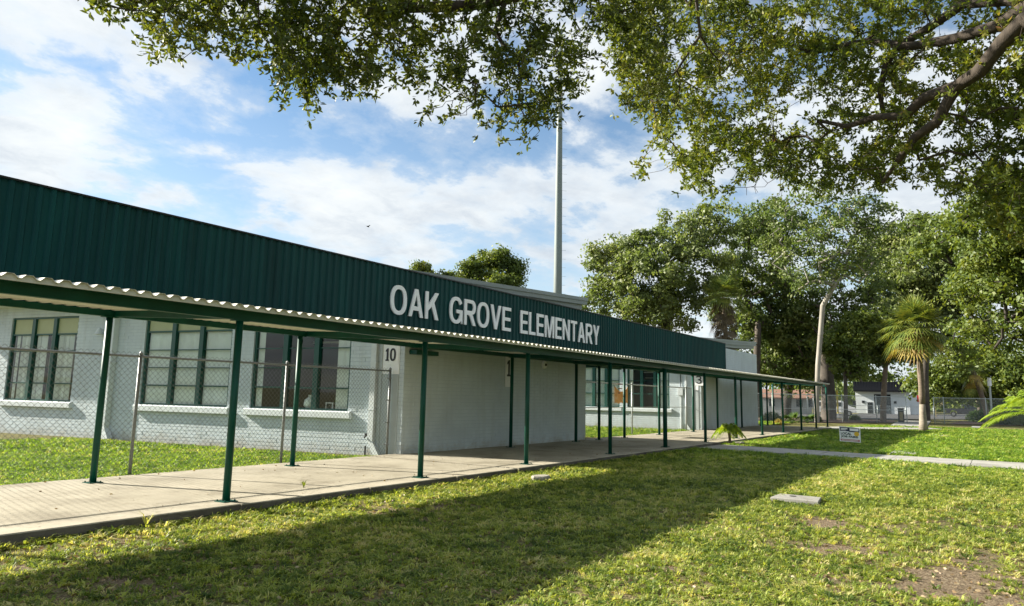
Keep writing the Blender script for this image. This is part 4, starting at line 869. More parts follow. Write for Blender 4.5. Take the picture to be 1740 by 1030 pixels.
tree('oak_tree', px(1501, 717, 77)[:2], [px(1501, 690, 77), px(1503, 650, 77), px(1506, 612, 77)],
     [(1500, 575, 40, 26, 77), (1530, 590, 30, 22, 77), (1480, 600, 26, 20, 77), (1510, 545, 34, 26, 77)],
     'tree with a stout brown trunk growing in the mulch in front of the white shop', group=BG, nc=80, per=100, cl=.85, leaf=.23, lm='tree_far', bk='palm_trunk', tr=.28, seed=10)
tree('broad_tree', px(1668, 706, 116)[:2], [px(1662, 680, 116), px(1640, 655, 114)],
     [(1590, 655, 40, 26, 108), (1640, 640, 46, 34, 112), (1690, 640, 50, 40, 112), (1620, 610, 46, 30, 114), (1740, 640, 50, 44, 110), (1565, 640, 20, 20, 108)],
     'low bright green tree overhanging the parked pickup', group=BG, nc=170, per=90, cl=1.2, leaf=.32, lm='tree_bright', tr=.3, seed=11)
tree('broad_tree', px(1470, 702, 170)[:2], [px(1470, 660, 170)],
     [(1400, 590, 70, 46, 180), (1470, 600, 60, 40, 185), (1520, 655, 50, 16, 190), (1340, 600, 60, 50, 170)],
     'dark tree mass behind the white shop roof', group=BG, nc=150, per=80, cl=2.6, leaf=.6, lm='tree_far', tr=.5, seed=12)
tree('oak_tree', px(835, 700, 70)[:2], [px(835, 640, 70), px(835, 560, 70)],
     [(800, 455, 14, 16, 70), (822, 445, 20, 18, 71), (850, 440, 16, 16, 70), (868, 452, 16, 14, 70), (884, 464, 7, 16, 70), (790, 474, 14, 12, 70), (840, 485, 44, 22, 70)],
     'rounded green treetop showing above the near wing roof left of the light pole', group=BG, nc=110, per=110, cl=.85, leaf=.2, lm='tree_bright', tr=.35, seed=13)
tree('oak_tree', px(725, 700, 66)[:2], [px(725, 640, 66), px(728, 560, 66)],
     [(715, 458, 14, 12, 66), (745, 468, 24, 8, 66), (730, 490, 36, 18, 66)],
     'small treetop peeping over the fascia above the letter K', group=BG, nc=44, per=100, cl=.6, leaf=.19, lm='tree_bright', tr=.3, seed=14)
# unseen oaks added behind the camera, blocking sky so the shaded walls darken
for i, (x, y, lab) in enumerate([(12, -17, 'unseen oak added straight behind the camera to block sky light'), (27, -19, 'unseen oak added behind the camera to the right to block sky light')]):
    tree('live_oak', (x, y), [(x, y, 2.5), (x+.3, y+.3, 5)], [(x, y, 7, 3.2, 8.5), (x-4, y+1, 5, 3, 7.5), (x+4, y-1, 5.5, 3, 8), (x, y-3, 6.5, 4, 5.2), (x+1, y+2, 5, 2.6, 10.5)], lab, nc=150, per=45, cl=2.0, leaf=.5, lm='tree_far', tr=.5, seed=61+i, metric=True)
# distant woods closing the horizon: one mass
rng = np.random.default_rng(21); n = 52000; xx = rng.uniform(900, 2500, n); top = 640+18*np.sin(xx*.021)+14*np.sin(xx*.053+1)-12*np.sin(xx*.13)
P = np.array([far(a, b, d_) for a, b, d_ in zip(xx, top+(rng.random(n)**.8)*58+8, rng.uniform(210, 260, n))]); P[:, 2] = np.maximum(P[:, 2], .3)
tag(link('distant_woods', leaves(P, rng.normal(size=P.shape), rng.uniform(.8, 1.6, n), .8, 'distant_woods', 'tree_far', rng=rng)), 'dark distant woods closing the view beyond the road', 'woods', kind='stuff')

# ------------------------------------------------------------------ fan palms
def fan_frond(base, d, length, fan_r, droop, nb, rng, name, m_, parent, width=.05):
    """petiole and a pleated fan of drooping blades"""
    d = unit(np.array(d, float)); up = np.array([0, 0, 1.]); sd = unit(np.cross(d, up)+1e-6); nn = np.cross(sd, d); mb = MB()
    hub = base+d*length+np.array([0, 0, -droop*length*.25]); mb.tube([base, base+d*length*.5+np.array([0, 0, .02]), hub], [.022, .016, .012], 4)
    dd = unit(d+np.array([0, 0, -droop*.6]))
    nn = unit(np.cross(sd, dd))
    for k in range(nb):
        a = (k/(nb-1)-.5)*2*R(118)*rng.uniform(.95, 1.05); bd = dd*math.cos(a)+sd*math.sin(a); Lb = fan_r*(1-.25*abs(a)/2)*rng.uniform(.85, 1.1)
        w = width*rng.uniform(.8, 1.2); pr = hub; wv = unit(np.cross(bd, nn)); ptl = []
        for s in range(5):
            q = s/4; pt = hub+bd*Lb*q+np.array([0, 0, -droop*Lb*.55*q**2.2])-nn*0; ww = w*[.9, 1.5, 1.1, .6, .05][s]; ptl.append((pt-wv*ww/2, pt+wv*ww/2))
        for s in range(4):
            mb.quad(ptl[s][0], ptl[s][1], ptl[s+1][1], ptl[s+1][0])
    return mb.build(name, m_, parent)
def fan_palm(base, H, lean, cR, n_g, n_d, lab, seed, r=.2, tm='palm_trunk', pale_to=0, group=None, skirt=0, dm='palm_dry'):
    rng = np.random.default_rng(seed); t = thing('fan_palm', (*base, 0), lab, 'palm tree', group); b3 = np.array([*base, -.05]); topP = b3+np.array([lean[0], lean[1], H])
    pts = [b3+(topP-b3)*q+np.array([.05*math.sin(q*7), .04*math.cos(q*5), 0]) for q in np.linspace(0, 1, 12)]; rr_ = [r*(1.25-.5*min(1, q*6))+r*.06*math.sin(q*40) for q in np.linspace(0, 1, 12)]
    k = int(12*pale_to)
    if k: MB().tube(pts[:k+1], rr_[:k+1], 12).build('trunk', 'palm_trunk_pale', t, smooth=True); MB().tube(pts[k:], [q*.98 for q in rr_[k:]], 12).build('trunk', tm, t, smooth=True)
    else: MB().tube(pts, rr_, 12).build('trunk', tm, t, smooth=True)
    for i in range(n_g):                                 # golden-angle spiral of fronds, upright to level
        a = i*2.4+rng.uniform(-.2, .2); e = 1.5-1.75*(i/n_g)**1.2+rng.uniform(-.1, .1); d = (math.cos(a)*math.cos(e), math.sin(a)*math.cos(e), math.sin(e))
        fan_frond(topP+np.array([0, 0, .1]), d, cR*.46*rng.uniform(.85, 1.15), cR*.50, .18+.75*(i/n_g), 22, rng, 'frond', 'palm_green', t, cR*.026)
    for i in range(n_d):
        a = i*2.4+1+rng.uniform(-.2, .2); e = (-.25 if skirt else -.02)-.85*(i/max(1, n_d))+rng.uniform(-.1, .1); d = (math.cos(a)*math.cos(e), math.sin(a)*math.cos(e), math.sin(e))
        fan_frond(topP+np.array([0, 0, -.1-skirt*i/max(1, n_d)]), d, cR*.42*rng.uniform(.7, 1.15), cR*.42, .55 if not skirt else 1.0, 17, rng, 'dry_frond', dm if i % 3 or dm == 'palm_skirt' else 'palm_green', t, cR*.03)
    return t
PT = gz(1571, 733); dP = math.hypot(PT[0], PT[1]); hubz = far(1567, 562, dP)[2]
tp = fan_palm(PT[:2], hubz, (0, .1), 2.7, 50, 16, 'sunlit cabbage palm with yellowing fronds on the lawn in front of the far fence', 5, .24, pale_to=.28)
o = far(1568, 617, dP); e_ = far(1545, 618, dP); MB().tube([o, o*.6+e_*.4+np.array([0, 0, .12]), e_*.85+o*.15+np.array([0, 0, .1]), e_+np.array([0, 0, -.18])], [.1, .12, .12, .06], 8).build('dead_stub', 'bark', tp)
PQ = far(1240, 712, 69); fan_palm(PQ[:2], far(1236, 505, 69)[2], (0, .3), 2.6, 26, 30, 'old fan palm with a long brown skirt rising behind the far wing roof', 6, .28, skirt=3.6, dm='palm_skirt')
PQ = far(1683, 718, 84); q2 = far(1652, 625, 84); fan_palm(PQ[:2], q2[2], (q2[0]-PQ[0], q2[1]-PQ[1]), 2.3, 20, 7, 'leaning palm with a thin dry crown behind the right far fence', 7, .3, skirt=1.)
for x, y, d_, s_, lab in ((1345, 712, 58, .9, 'low dark fan palm shrub at the foot of the far fence, left of two'), (1372, 705, 60, .8, 'low dark fan palm shrub at the foot of the far fence, right of two')):
    b_ = far(x, y, d_); t = thing('fan_palm_shrub', (b_[0], b_[1], 0), lab, 'shrub'); rng = np.random.default_rng(int(x)); b_[2] = .1
    for i in range(11):
        a = i*2.4; e = rng.uniform(.3, 1.2); fan_frond(b_, (math.cos(a)*math.cos(e), math.sin(a)*math.cos(e), math.sin(e)), s_*.7, s_*.6, .3, 12, rng, 'frond', 'shrub', t, .07)

def feather_frond(base, d, length, droop, nl, ll, rng, m_, parent, w=.03):
    d = unit(np.array(d, float)); mb = MB(); pts = []
    for s in range(8):
        q = s/7; pts.append(base+d*length*q+np.array([0, 0, -droop*length*q*q]))
    mb.tube(pts, [.012*(1-.8*s/7)+.002 for s in range(8)], 4)
    for k in range(nl):
        q = .15+.85*k/nl; i = min(6, int(q*7)); f = q*7-i; p = pts[i]*(1-f)+pts[i+1]*f; tg = unit(pts[i+1]-pts[i]); sd = unit(np.cross(tg, (0, 0, 1)))
        for s_ in (-1, 1):
            ld = unit(tg*.75+sd*s_+np.array([0, 0, .25])); L_ = ll*math.sin(math.pi*(.12+.83*q))*rng.uniform(.85, 1.1); m = p+ld*L_*.5; e = p+ld*L_+np.array([0, 0, -.35*L_]); wv = unit(np.cross(ld, (0, 0, 1)))*w*.5
            wv = unit(wv+tg*.4*w)*w*.5
            mb.quad(p-wv*.4, p+wv*.4, m+wv, m-wv); mb.quad(m-wv, m+wv, e+wv*.1, e-wv*.1)
    return mb.build('frond', m_, parent)
# small young palm at the corner of the slab
sp = onY(1239.5, 750, 8.42); t = thing('small_palm', (sp[0], sp[1], 0), 'short bright green young palm in a dirt patch at the slab edge', 'palm'); rng = np.random.default_rng(3)
b_ = np.array([sp[0], sp[1], -.02]); tp_ = b_+np.array([-.06, 0, .62]); MB().tube([b_, b_+(.05, 0, .25), tp_], [.07, .05, .06], 8).build('trunk', 'palm_trunk', t)
for i in range(22):
    a = i*2.4; e = rng.uniform(.1, 1.25); feather_frond(tp_, (math.cos(a)*math.cos(e), math.sin(a)*math.cos(e), math.sin(e)), .66*rng.uniform(.85, 1.1), .9, 22, .22, rng, 'palm_bright', t, .045)
tag(strip('dirt', '', [(sp[0]+.75*math.cos(a)*(1+.2*math.sin(3*a)), sp[1]-.28+.3*math.sin(a)) for a in np.arange(0, 6.2, .4)], .035, .1).build('dirt_patch', 'mulch'), kind='structure')
slab_thing('stone', [(sp[0]+.45, sp[1]-.3), (sp[0]+.75, sp[1]-.35), (sp[0]+.8, sp[1]-.1), (sp[0]+.5, sp[1]-.05)], .1, 'pale stone lying beside the short young palm', 'stone', 'stone')
# feathery palm leaning in from the right edge
PR = far(1786, 742, 27); t = thing('areca_palm', (PR[0], PR[1], 0), 'bright yellow-green feathery palm clump reaching in at the right edge', 'palm'); rng = np.random.default_rng(9); b_ = np.array([PR[0], PR[1], 0.])
for k in range(5): a = k*1.3; MB().tube([b_+(.1*math.cos(a), .1*math.sin(a), 0), b_+(.28*math.cos(a), .28*math.sin(a), 1.6)], [.05, .035], 7).build('stem', 'palm_bright', t)
for i in range(34):
    a = i*2.4; e = rng.uniform(.35, 1.3); feather_frond(b_+np.array([.2*math.cos(a), .2*math.sin(a), 1.35]), (math.cos(a)*math.cos(e), math.sin(a)*math.cos(e), math.sin(e)), 1.85*rng.uniform(.8, 1.1), .6, 30, .45, rng, 'palm_bright', t, .035)

# shrubs along the far fence
for i, (x, y, d_, s_, m_, lab) in enumerate([(1323, 716, 56, .35, 'palm_dry', 'small dry tan plant at the end of the walk slab'), (1662, 712, 100, 1.2, 'shrub', 'dark green bush growing against the parked pickup'), (1672, 712, 92, 1.3, 'shrub', 'leafy bush right of the pickup behind the right far fence'),
        (1702, 716, 80, .9, 'shrub', 'straggly weed bush beside the leaning palm trunk'), (1718, 708, 88, 1.9, 'tree_far', 'dark bush under the huge oak at the right edge'), (1740, 712, 80, 1.9, 'tree_far', 'dark bush partly hidden by the feathery palm'), (1453, 716, 79, .5, 'shrub', 'thin weedy plant at a far fence post'), (1312, 712, 66, .8, 'shrub', 'low bush seen between the last rear posts'), (1384, 716, 68, .6, 'shrub', 'low bush at the foot of the pale trunk')]):
    b_ = far(x, y, d_); rng = np.random.default_rng(40+i); t = thing('shrub', (b_[0], b_[1], 0), lab, 'bush'); n = int(700+900*s_)
    off = unit(rng.normal(size=(n, 3)))*rng.random((n, 1))**.4*s_; off[:, 2] = np.abs(off[:, 2])*.9; P = off+[b_[0], b_[1], .02]; P += rng.normal(size=P.shape)*.05
    link('foliage', leaves(P, off+rng.normal(size=off.shape)*.5, .16*s_**.4, .07*s_**.4, 'foliage', m_, rng=rng), t)
    mb = MB()
    for k in range(6): a = k*1.05; mb.tube([(b_[0], b_[1], -.02), (b_[0]+.6*s_*math.cos(a), b_[1]+.6*s_*math.sin(a), .6*s_)], [.02, .006], 4)
    mb.build('stem', 'bark', t)

# ------------------------------------------------------------------ far buildings, vehicles
class Face:                                           # local frame standing on the ground facing the camera
    def __init__(s, xl, xr, d, y=703, d2=None):
        a, b = far(xl, y, d), far(xr, y, d2 or d); s.o = np.array([a[0], a[1], 0.]); v = np.array([b[0]-a[0], b[1]-a[1], 0]); s.w = np.linalg.norm(v); s.r = v/s.w
        s.n = np.array([s.r[1], -s.r[0], 0]); s.n = s.n if s.n.dot(-s.o) > 0 else -s.n
    def box(s, b, u0, u1, z0, z1, t0, t1): b.obox(s.o+s.r*u0+s.n*t0+np.array([0, 0, z0]), s.r*(u1-u0), s.n*(t1-t0), (0, 0, z1-z0)); return b
    def pt(s, u, t, z): return s.o+s.r*u+s.n*t+np.array([0, 0, z])
def H(x, y, d): return far(x, y, d)[2]
D_ = 138; fc = Face(1455, 1576, D_); u = lambda x: (x-1455)/(1576-1455)*fc.w; h1, h2, h3 = H(1500, 649, D_), H(1500, 666, D_), H(1560, 672, D_)
sh = thing('shop', fc.o, 'white shop with a dark ribbed overhanging roof across the road', 'shop')
fc.box(MB(), 0, u(1548), 0, h1-.2, -9, 0).build('wall', 'shop_white', sh); fc.box(MB(), u(1548)+.01, u(1576), 0, h3, -8, -.4).build('side_wing', 'shop_white', sh)
b = MB(); b.prism([(.9, h2), (.9, h2+.25), (.45, h1), (-9.2, h1), (-9.2, h2), (0.02, h2)], fc.pt(u(1452), 0, 0), fc.n, (0, 0, 1), fc.r*(u(1549)-u(1452))); b.build('mansard_roof', 'shop_dark', sh)
k = u(1452)+.2
while k < u(1549): 
    b = MB(); b.obox(fc.pt(k, .9, h2), fc.r*.09, fc.n*.07, (*( -fc.n*.45)[:2], h1-h2)); b.build('roof_rib', 'shop_dark', sh); k += .42
for (xa, xb, ya, nm, m_) in ((1487.5, 1516, 670, 'garage_opening', 'shop_dark'), (1475.5, 1484.5, 683.5, 'door', 'shop_dark')):
    fr = fc.box(MB(), u(xa)-.15, u(xb)+.15, 0, H(xa, ya, D_)+.15, .0, .05).build(nm+'_frame', 'shop_white', sh)
    fc.box(MB(), u(xa), u(xb), .05, H(xa, ya, D_), .051, .08).build(nm, m_, fr)
fc.box(MB(), u(1489), u(1515), .1, H(1489, 674.5, D_), .085, .11).build('garage_glass', 'car_glass', sh)
for xa in (1466, 1521): fc.box(MB(), u(xa), u(xa)+.4, 1.7, 2.1, .01, .12).build('meter_box', 'shop_dark', sh)
fc.box(MB(), u(1452), u(1456), 1.2, 2.0, 1, 3).build('air_unit', 'shop_dark', sh)
D2 = 112; hc = Face(1296, 1380, D2); hh = thing('house', hc.o, 'pale house with an orange-brown gable roof glimpsed beyond the last posts', 'house')
b = MB(); e1, e2 = H(1330, 675, D2), H(1330, 661, D2); hc.box(b, 0, hc.w, 0, e1, -8, 0); b.build('wall', 'house_wall', hh)
b = MB(); b.prism([(.6, e1-.05), (-4, e2), (-8.6, e1-.05), (-8.6, e1-.2), (-4, e2-.2), (.6, e1-.2)], hc.pt(-.5, 0, 0), hc.n, (0, 0, 1), hc.r*(hc.w+1)); b.build('roof', 'house_roof', hh)
for k, uu in enumerate((.8, 2.6, 4.4, 6.0)):
    w_ = hc.box(MB(), uu, uu+1.0, .9, 2.1, 0, .06).build('window', 'house_wall', hh); hc.box(MB(), uu+.08, uu+.92, .98, 2.02, .061, .07).build('pane', 'car_glass', w_)

def wheel(t, c, ax, r=.38):
    c = np.array(c, float); o = MB().tube([c-ax*.12, c+ax*.12], r, 18).build('wheel', 'rubber', t); MB().tube([c+ax*.121, c+ax*.14], r*.58, 14).build('rim', 'chrome', o)
def pickup():
    D3 = 126; fr = Face(1605, 1663, D3, 707); t = thing('pickup_truck', fr.o, 'dark pickup truck parked across the road, its bed towards the palm', 'truck'); Lw = 5.6; q = lambda u_, t_, z: fr.pt(u_, t_, z)
    def side(prof, t0, t1): b = MB(); b.prism(prof, q(0, t0, 0), fr.r, (0, 0, 1), fr.n*(t1-t0)); return b
    side([(0, .55), (0, 1.12), (2.1, 1.12), (2.12, 1.14), (3.9, 1.16), (5.2, 1.08), (5.55, .95), (5.6, .5), (5.05, .45), (4.95, .78), (4.6, .92), (4.2, .78), (4.1, .42), (1.6, .42), (1.5, .78), (1.15, .92), (.8, .78), (.7, .5)], -1.85, 0).build('body', 'truck_paint', t, bevel=.04)
    side([(2.15, 1.14), (2.25, 1.72), (2.5, 1.8), (3.5, 1.78), (4.15, 1.18)], -1.72, -.12).build('cab', 'truck_paint', t, bevel=.05)
    side([(2.32, 1.2), (2.38, 1.66), (2.95, 1.7), (2.95, 1.2)], -.119, -.105).build('side_window', 'car_glass', t); side([(3.02, 1.2), (3.02, 1.7), (3.45, 1.68), (3.95, 1.2)], -.119, -.105).build('side_window', 'car_glass', t)
    for u_ in (1.15, 4.55): wheel(t, q(u_, .0, .38), fr.n); wheel(t, q(u_, -1.8, .38), -fr.n)
    fr.box(MB(), -.08, 0, .5, .68, -1.8, -.05).build('bumper', 'chrome', t); fr.box(MB(), -.03, 0.0, .8, 1.05, -.2, -.02).build('tail_light', 'red_paint', t); fr.box(MB(), 5.5, 5.6, .7, .86, -.3, -.04).build('headlight', 'sign_white', t)
    fr.box(MB(), .35, 2.0, 1.14, 1.17, -1.7, -.1).build('bed_cover', 'rubber', t); fr.box(MB(), 1.05, 1.15, .4, 1.1, .001, .003)
pickup()
def van():
    D3 = 104; fr = Face(1386, 1420, D3, 706); t = thing('parked_van', fr.o, 'pale silver van parked behind the far fence between the oak trunks', 'van'); q = lambda u_, t_, z: fr.pt(u_, t_, z)
    b = MB(); b.prism([(0, .4), (0, 1.2), (.15, 1.85), (3.2, 1.9), (4.0, 1.25), (4.7, 1.05), (4.8, .4)], q(0, -1.8, 0), fr.r, (0, 0, 1), fr.n*1.8); b.build('body', 'van_paint', t, bevel=.06)
    for a_, c_ in ((.3, 1.15), (1.25, 2.2), (2.3, 3.15)): fr.box(MB(), a_, c_, 1.2, 1.7, .001, .012).build('side_window', 'car_glass', t)
    for u_ in (.9, 3.9): wheel(t, q(u_, .01, .34), fr.n, .34)
    fr.box(MB(), 4.62, 4.78, .7, .88, -.3, .005).build('headlight', 'sign_white', t)
van()
fr = Face(1526.5, 1537, 75, 716); tb = thing('litter_bin', fr.o, 'black litter bin with a tan face standing by the gap in the far fence', 'bin')
fr.box(MB(), 0, fr.w, 0, 1.2, -.5, 0).build('body', 'rubber', tb, bevel=.03); fr.box(MB(), .12, fr.w-.1, .2, .95, .001, .012).build('front_panel', 'tan_panel', tb); fr.box(MB(), -.03, fr.w+.03, 1.2, 1.28, -.53, .03).build('lid', 'rubber', tb, bevel=.02)
b_ = far(1564, 705, 92); t = thing('road_sign', (b_[0], b_[1], 0), 'small red and white sign mostly hidden by the palm trunk', 'sign'); fr = Face(1560, 1570, 92, 705)
MB().tube([fr.pt(fr.w/2, -.03, 0), fr.pt(fr.w/2, -.03, 2.6)], .03, 6).build('sign_post', 'galv_far', t); fr.box(MB(), 0, fr.w, 1.9, 2.6, 0, .02).build('sign_face', 'red_paint', t); fr.box(MB(), .1, fr.w-.1, 1.2, 1.85, 0, .02).build('lower_plate', 'sign_white', t)
b_ = far(1594, 700, 118); fr = Face(1588, 1604, 118, 703); t = thing('crate_panel', (b_[0], b_[1], 0), 'tan plywood board standing behind the bed of the pickup', 'board'); fr.box(MB(), 0, fr.w, 1.5, 3.0, -.05, 0).build('board', 'tan_panel', t); fr.box(MB(), .1, .2, 0, 3.0, -.15, -.051).build('stud', 'tan_panel', t)
# guy wire with a yellow guard beside the oak trunk
g0, g1 = far(1424, 703, 90), far(1419, 600, 90); t = thing('guy_wire', (g0[0], g0[1], 0), 'slanting utility guy wire with a pale yellow guard beside the dark oak', 'guy wire')
g0[2] = 0; MB().tube([g0, g1], .02, 5).build('cable', 'galv_far', t); dg_ = unit(g1-g0); MB().tube([g0+dg_*.5, g0+dg_*3.0], .09, 8).build('guard', 'yellow_guard', t)
# post behind the palms at the right
b_ = far(1686, 712, 88); t = thing('utility_post', (b_[0], b_[1], 0), 'short white-topped post behind the right far fence', 'post'); MB().tube([(b_[0], b_[1], 0), (b_[0], b_[1], 3.6)], .09, 8).build('shaft', 'galv_far', t); MB().tube([(b_[0], b_[1], 3.6), (b_[0], b_[1], 4.4)], .17, 8).build('cap', 'sign_white', t)

# ------------------------------------------------------------------ the oak overhanging the lawn
rng = np.random.default_rng(77)
tb_ = far(2350, 760, 11.5); base = np.array([tb_[0], tb_[1], -.1])
seeds = [(base, -1), (base+[0, .1, 1.4], 0), (base+[-.1, .3, 2.8], 1), (base+[-.2, .5, 4.0], 2)]; srad = [.55, .46, .42, .36]
def limb(pts, start, rads):
    prev = start
    for p, r_ in zip(pts, rads): seeds.append((far(*p), prev)); srad.append(r_); prev = len(seeds)-1
    return prev
a0 = limb([(1960, 40, 11.5), (1740, 34, 12), (1705, 69, 12.2)], 3, [.15, .12, .113])
a1 = limb([(1664, 121, 12.5), (1623, 148, 12.8), (1571, 166, 13)], a0, [.108, .098, .085]); limb([(1537, 197, 13.2), (1485, 200, 13.4), (1440, 215, 13.6), (1390, 205, 14)], a1, [.075, .06, .045, .03])
limb([(1592, 207, 13), (1554, 234, 13.2), (1526, 272, 13.4), (1500, 310, 13.6)], a1-1, [.08, .07, .055, .03])
b0 = limb([(1900, -40, 12.5), (1740, 14, 13), (1692, 45, 13.3), (1623, 66, 13.6), (1547, 79, 14), (1470, 70, 14.4), (1380, 90, 14.6), (1300, 60, 15)], 3, [.13, .105, .10, .09, .075, .06, .045, .03])
c1 = limb([(1880, -120, 13), (1740, 2, 13.6), (1700, 3, 13.8), (1637, 7, 14), (1571, 52, 14.2), (1526, 79, 14.3), (1505, 110, 14.4), (1495, 155, 14.5), (1500, 195, 14.5)], 3, [.12, .085, .083, .085, .075, .07, .06, .05, .035])
limb([(1800, -420, 11.5), (1450, -330, 11), (1180, -170, 10.5)], 3, [.17, .14, .12]); e0 = len(seeds)-1
limb([(960, -25, 10), (860, -2, 9.6), (793, 10, 9.4), (703, 13, 9.2), (620, 20, 9.1), (597, 0, 9.0), (560, -40, 9)], e0, [.10, .085, .08, .07, .055, .045, .035]); e1 = len(seeds)-6
limb([(600, -60, 9), (400, -70, 8.6), (300, -30, 8.4), (250, 10, 8.2)], e0, [.07, .05, .035, .02])
limb([(841, 52, 9.4), (855, 76, 9.4), (879, 100, 9.3), (886, 131, 9.3), (880, 180, 9.2)], e1, [.03, .028, .024, .02, .012])
limb([(1180, -30, 11.3), (1190, 60, 11.6), (1150, 120, 11.6), (1110, 160, 11.4)], e0, [.03, .024, .018, .01])
LX = [120, 160, 200, 238, 262, 297, 324, 355, 385, 403, 428, 455, 479, 500, 517, 540, 562, 597, 631, 655, 683, 700, 719, 745, 779, 795, 812, 830, 852, 868, 890, 924, 948, 969, 1010, 1030, 1042, 1065, 1117, 1138, 1150, 1200, 1278, 1300, 1347, 1400, 1740]
LY = [4, 14, 32, 118, 60, 117, 100, 92, 62, 118, 90, 122, 182, 150, 218, 165, 195, 180, 165, 130, 182, 130, 208, 212, 200, 110, 268, 150, 294, 180, 258, 274, 248, 200, 128, 96, 110, 195, 195, 240, 300, 336, 320, 270, 318, 330, 345]
tips = []; info = []
cl_ = rng.random((90, 50))
def dens(x, y):
    a, b = x/26., (y+300)/26.; i, j = int(a) % 88, int(b) % 48; f, g_ = a-int(a), b-int(b); f = f*f*(3-2*f); g_ = g_*g_*(3-2*g_)
    return (cl_[i, j]*(1-f)+cl_[i+1, j]*f)*(1-g_)+(cl_[i, j+1]*(1-f)+cl_[i+1, j+1]*f)*g_
while len(tips) < 1950:                             # nearer spray of branches, left and centre
    x, y = rng.uniform(125, 1140), rng.uniform(-170, 300); lo = np.interp(x, LX, LY)-8
    if y > lo: continue
    edge = (lo-y)/60.; pr = min(1, .42+edge*.5)*min(1.2, max(.10, 1.8*dens(x, y)-.22))*(1 if y > -20 else .45)*(1.0 if x > 330 else .75+.0007*x)
    if x < 240 and y > np.interp(x, [110, 150, 240], [12, 22, 40]): pr *= .1
    if 1008 < x < 1060 and y > 60: pr *= .25
    if rng.random() > pr: continue
    d_ = np.interp(x, [110, 600, 900, 1140], [8.0, 8.9, 9.3, 10.6])+rng.normal()*.45; tips.append(far(x, y, d_)); info.append(0)
while len(tips) < 1950+4400:                        # larger, deeper part of the crown on the right
    x, y = rng.uniform(1035, 1990), rng.uniform(-180, 430); lo = np.interp(x, [1035, 1065, 1080, 1090, 1120, 1150, 1200, 1245, 1278, 1300, 1347, 1400, 1500, 1560, 1620, 1680, 1740, 1990], [100, 190, 260, 312, 250, 328, 340, 345, 326, 300, 318, 330, 328, 318, 345, 390, 420, 430])-5
    if y > lo: continue
    if x < 1078 and y > 205: continue
    if abs(x-1095) < 22 and 215 < y < 240: continue
    edge = (lo-y)/50.; pr = min(1, .5+edge*.5)*min(1.2, max(.07, 2.1*dens(x*1.3+400, y*1.3)-.42))*(1 if y > -20 else .4)*(1 if x < 1760 else .5)
    for (hx, hy, hr) in ((1570, 130, 22), (1600, 225, 20), (1700, 100, 18), (1400, 95, 12), (1225, 300, 18), (1640, 30, 20), (1480, 235, 12), (1500, 30, 14), (1720, 230, 16), (1285, 320, 22)):
        if math.hypot(x-hx, y-hy) < hr: pr *= .12
    if rng.random() > pr: continue
    d_ = np.interp(x, [1035, 1200, 1500, 1990], [12.4, 14.2, 15.2, 14.0])+rng.normal()*1.1; tips.append(far(x, y, d_)); info.append(1)
for x0, y0, n_ in ((775, 185, 14), (1290, 318, 16), (900, 190, 10), (1230, 110, 26)):   # dead hanging twigs without leaves
    for k in range(n_): tips.append(far(x0+rng.normal()*16, y0+rng.normal()*14, (9.1 if x0 < 1000 else 13)+rng.normal()*.25)); info.append(2)
tips = np.array(tips); info = np.array(info)
arr, PA, r, ti = grow(seeds, tips, .0034, 2.35, .07, rng, jump=.45, maxr=.06, sag=-.03)
r[:len(srad)] = srad
oak = thing('live_oak', (base[0], base[1], 0), 'big live oak whose limbs and leaves hang across the top of the picture', 'tree')
wood_mesh(arr, PA, r, 'trunk', 'bark', 7, oak)
PAa = np.array(PA); nodes = np.array([t_[0] for t_ in ti]); order = np.array([t_[1] for t_ in ti])
tp2 = arr[nodes]; ax = unit(tp2-arr[PAa[nodes]]); kind = info[order]
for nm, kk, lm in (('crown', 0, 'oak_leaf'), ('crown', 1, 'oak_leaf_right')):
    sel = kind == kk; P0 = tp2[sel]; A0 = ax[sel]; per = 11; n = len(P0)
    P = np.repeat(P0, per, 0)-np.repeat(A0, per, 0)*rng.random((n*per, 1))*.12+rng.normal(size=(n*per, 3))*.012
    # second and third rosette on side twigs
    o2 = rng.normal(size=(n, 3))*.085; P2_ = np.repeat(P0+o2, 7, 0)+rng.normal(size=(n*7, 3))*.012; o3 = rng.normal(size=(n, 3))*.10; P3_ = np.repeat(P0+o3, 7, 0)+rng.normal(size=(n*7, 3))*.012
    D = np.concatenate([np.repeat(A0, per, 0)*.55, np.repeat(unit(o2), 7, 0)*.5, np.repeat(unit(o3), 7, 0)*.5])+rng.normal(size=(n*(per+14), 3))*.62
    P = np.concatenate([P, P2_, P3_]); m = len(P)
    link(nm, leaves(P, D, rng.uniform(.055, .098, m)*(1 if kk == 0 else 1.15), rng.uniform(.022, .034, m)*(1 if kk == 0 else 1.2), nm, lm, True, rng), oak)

# ------------------------------------------------------------------ grass: tufts scattered on the lawns by geometry nodes
def tuft(nm, seed, nb, h, spread, w):
    rr = np.random.default_rng(seed); mb = MB()
    for k in range(nb):
        a = rr.uniform(0, 6.283); rad = rr.uniform(0, spread*.4); p = np.array([rad*math.cos(a), rad*math.sin(a), 0]); b = a+rr.uniform(-1., 1.); L_ = rr.uniform(.6, 1.15); d = np.array([math.cos(b), math.sin(b), 0]); sd = np.array([-d[1], d[0], 0])*w*rr.uniform(.7, 1.2)*.5
        z1_, z2_ = h*L_*rr.uniform(.55, .9), h*L_*rr.uniform(.4, 1.15); m = p+d*spread*.35*L_+[0, 0, z1_]; e = p+d*spread*L_+[0, 0, z2_]
        mb.quad(p-sd*.7, p+sd*.7, m+sd, m-sd); n = len(mb.v); mb.v += [tuple(m-sd), tuple(m+sd), tuple(e)]; mb.f.append((n, n+1, n+2))
    me = mb.mesh(nm); return me
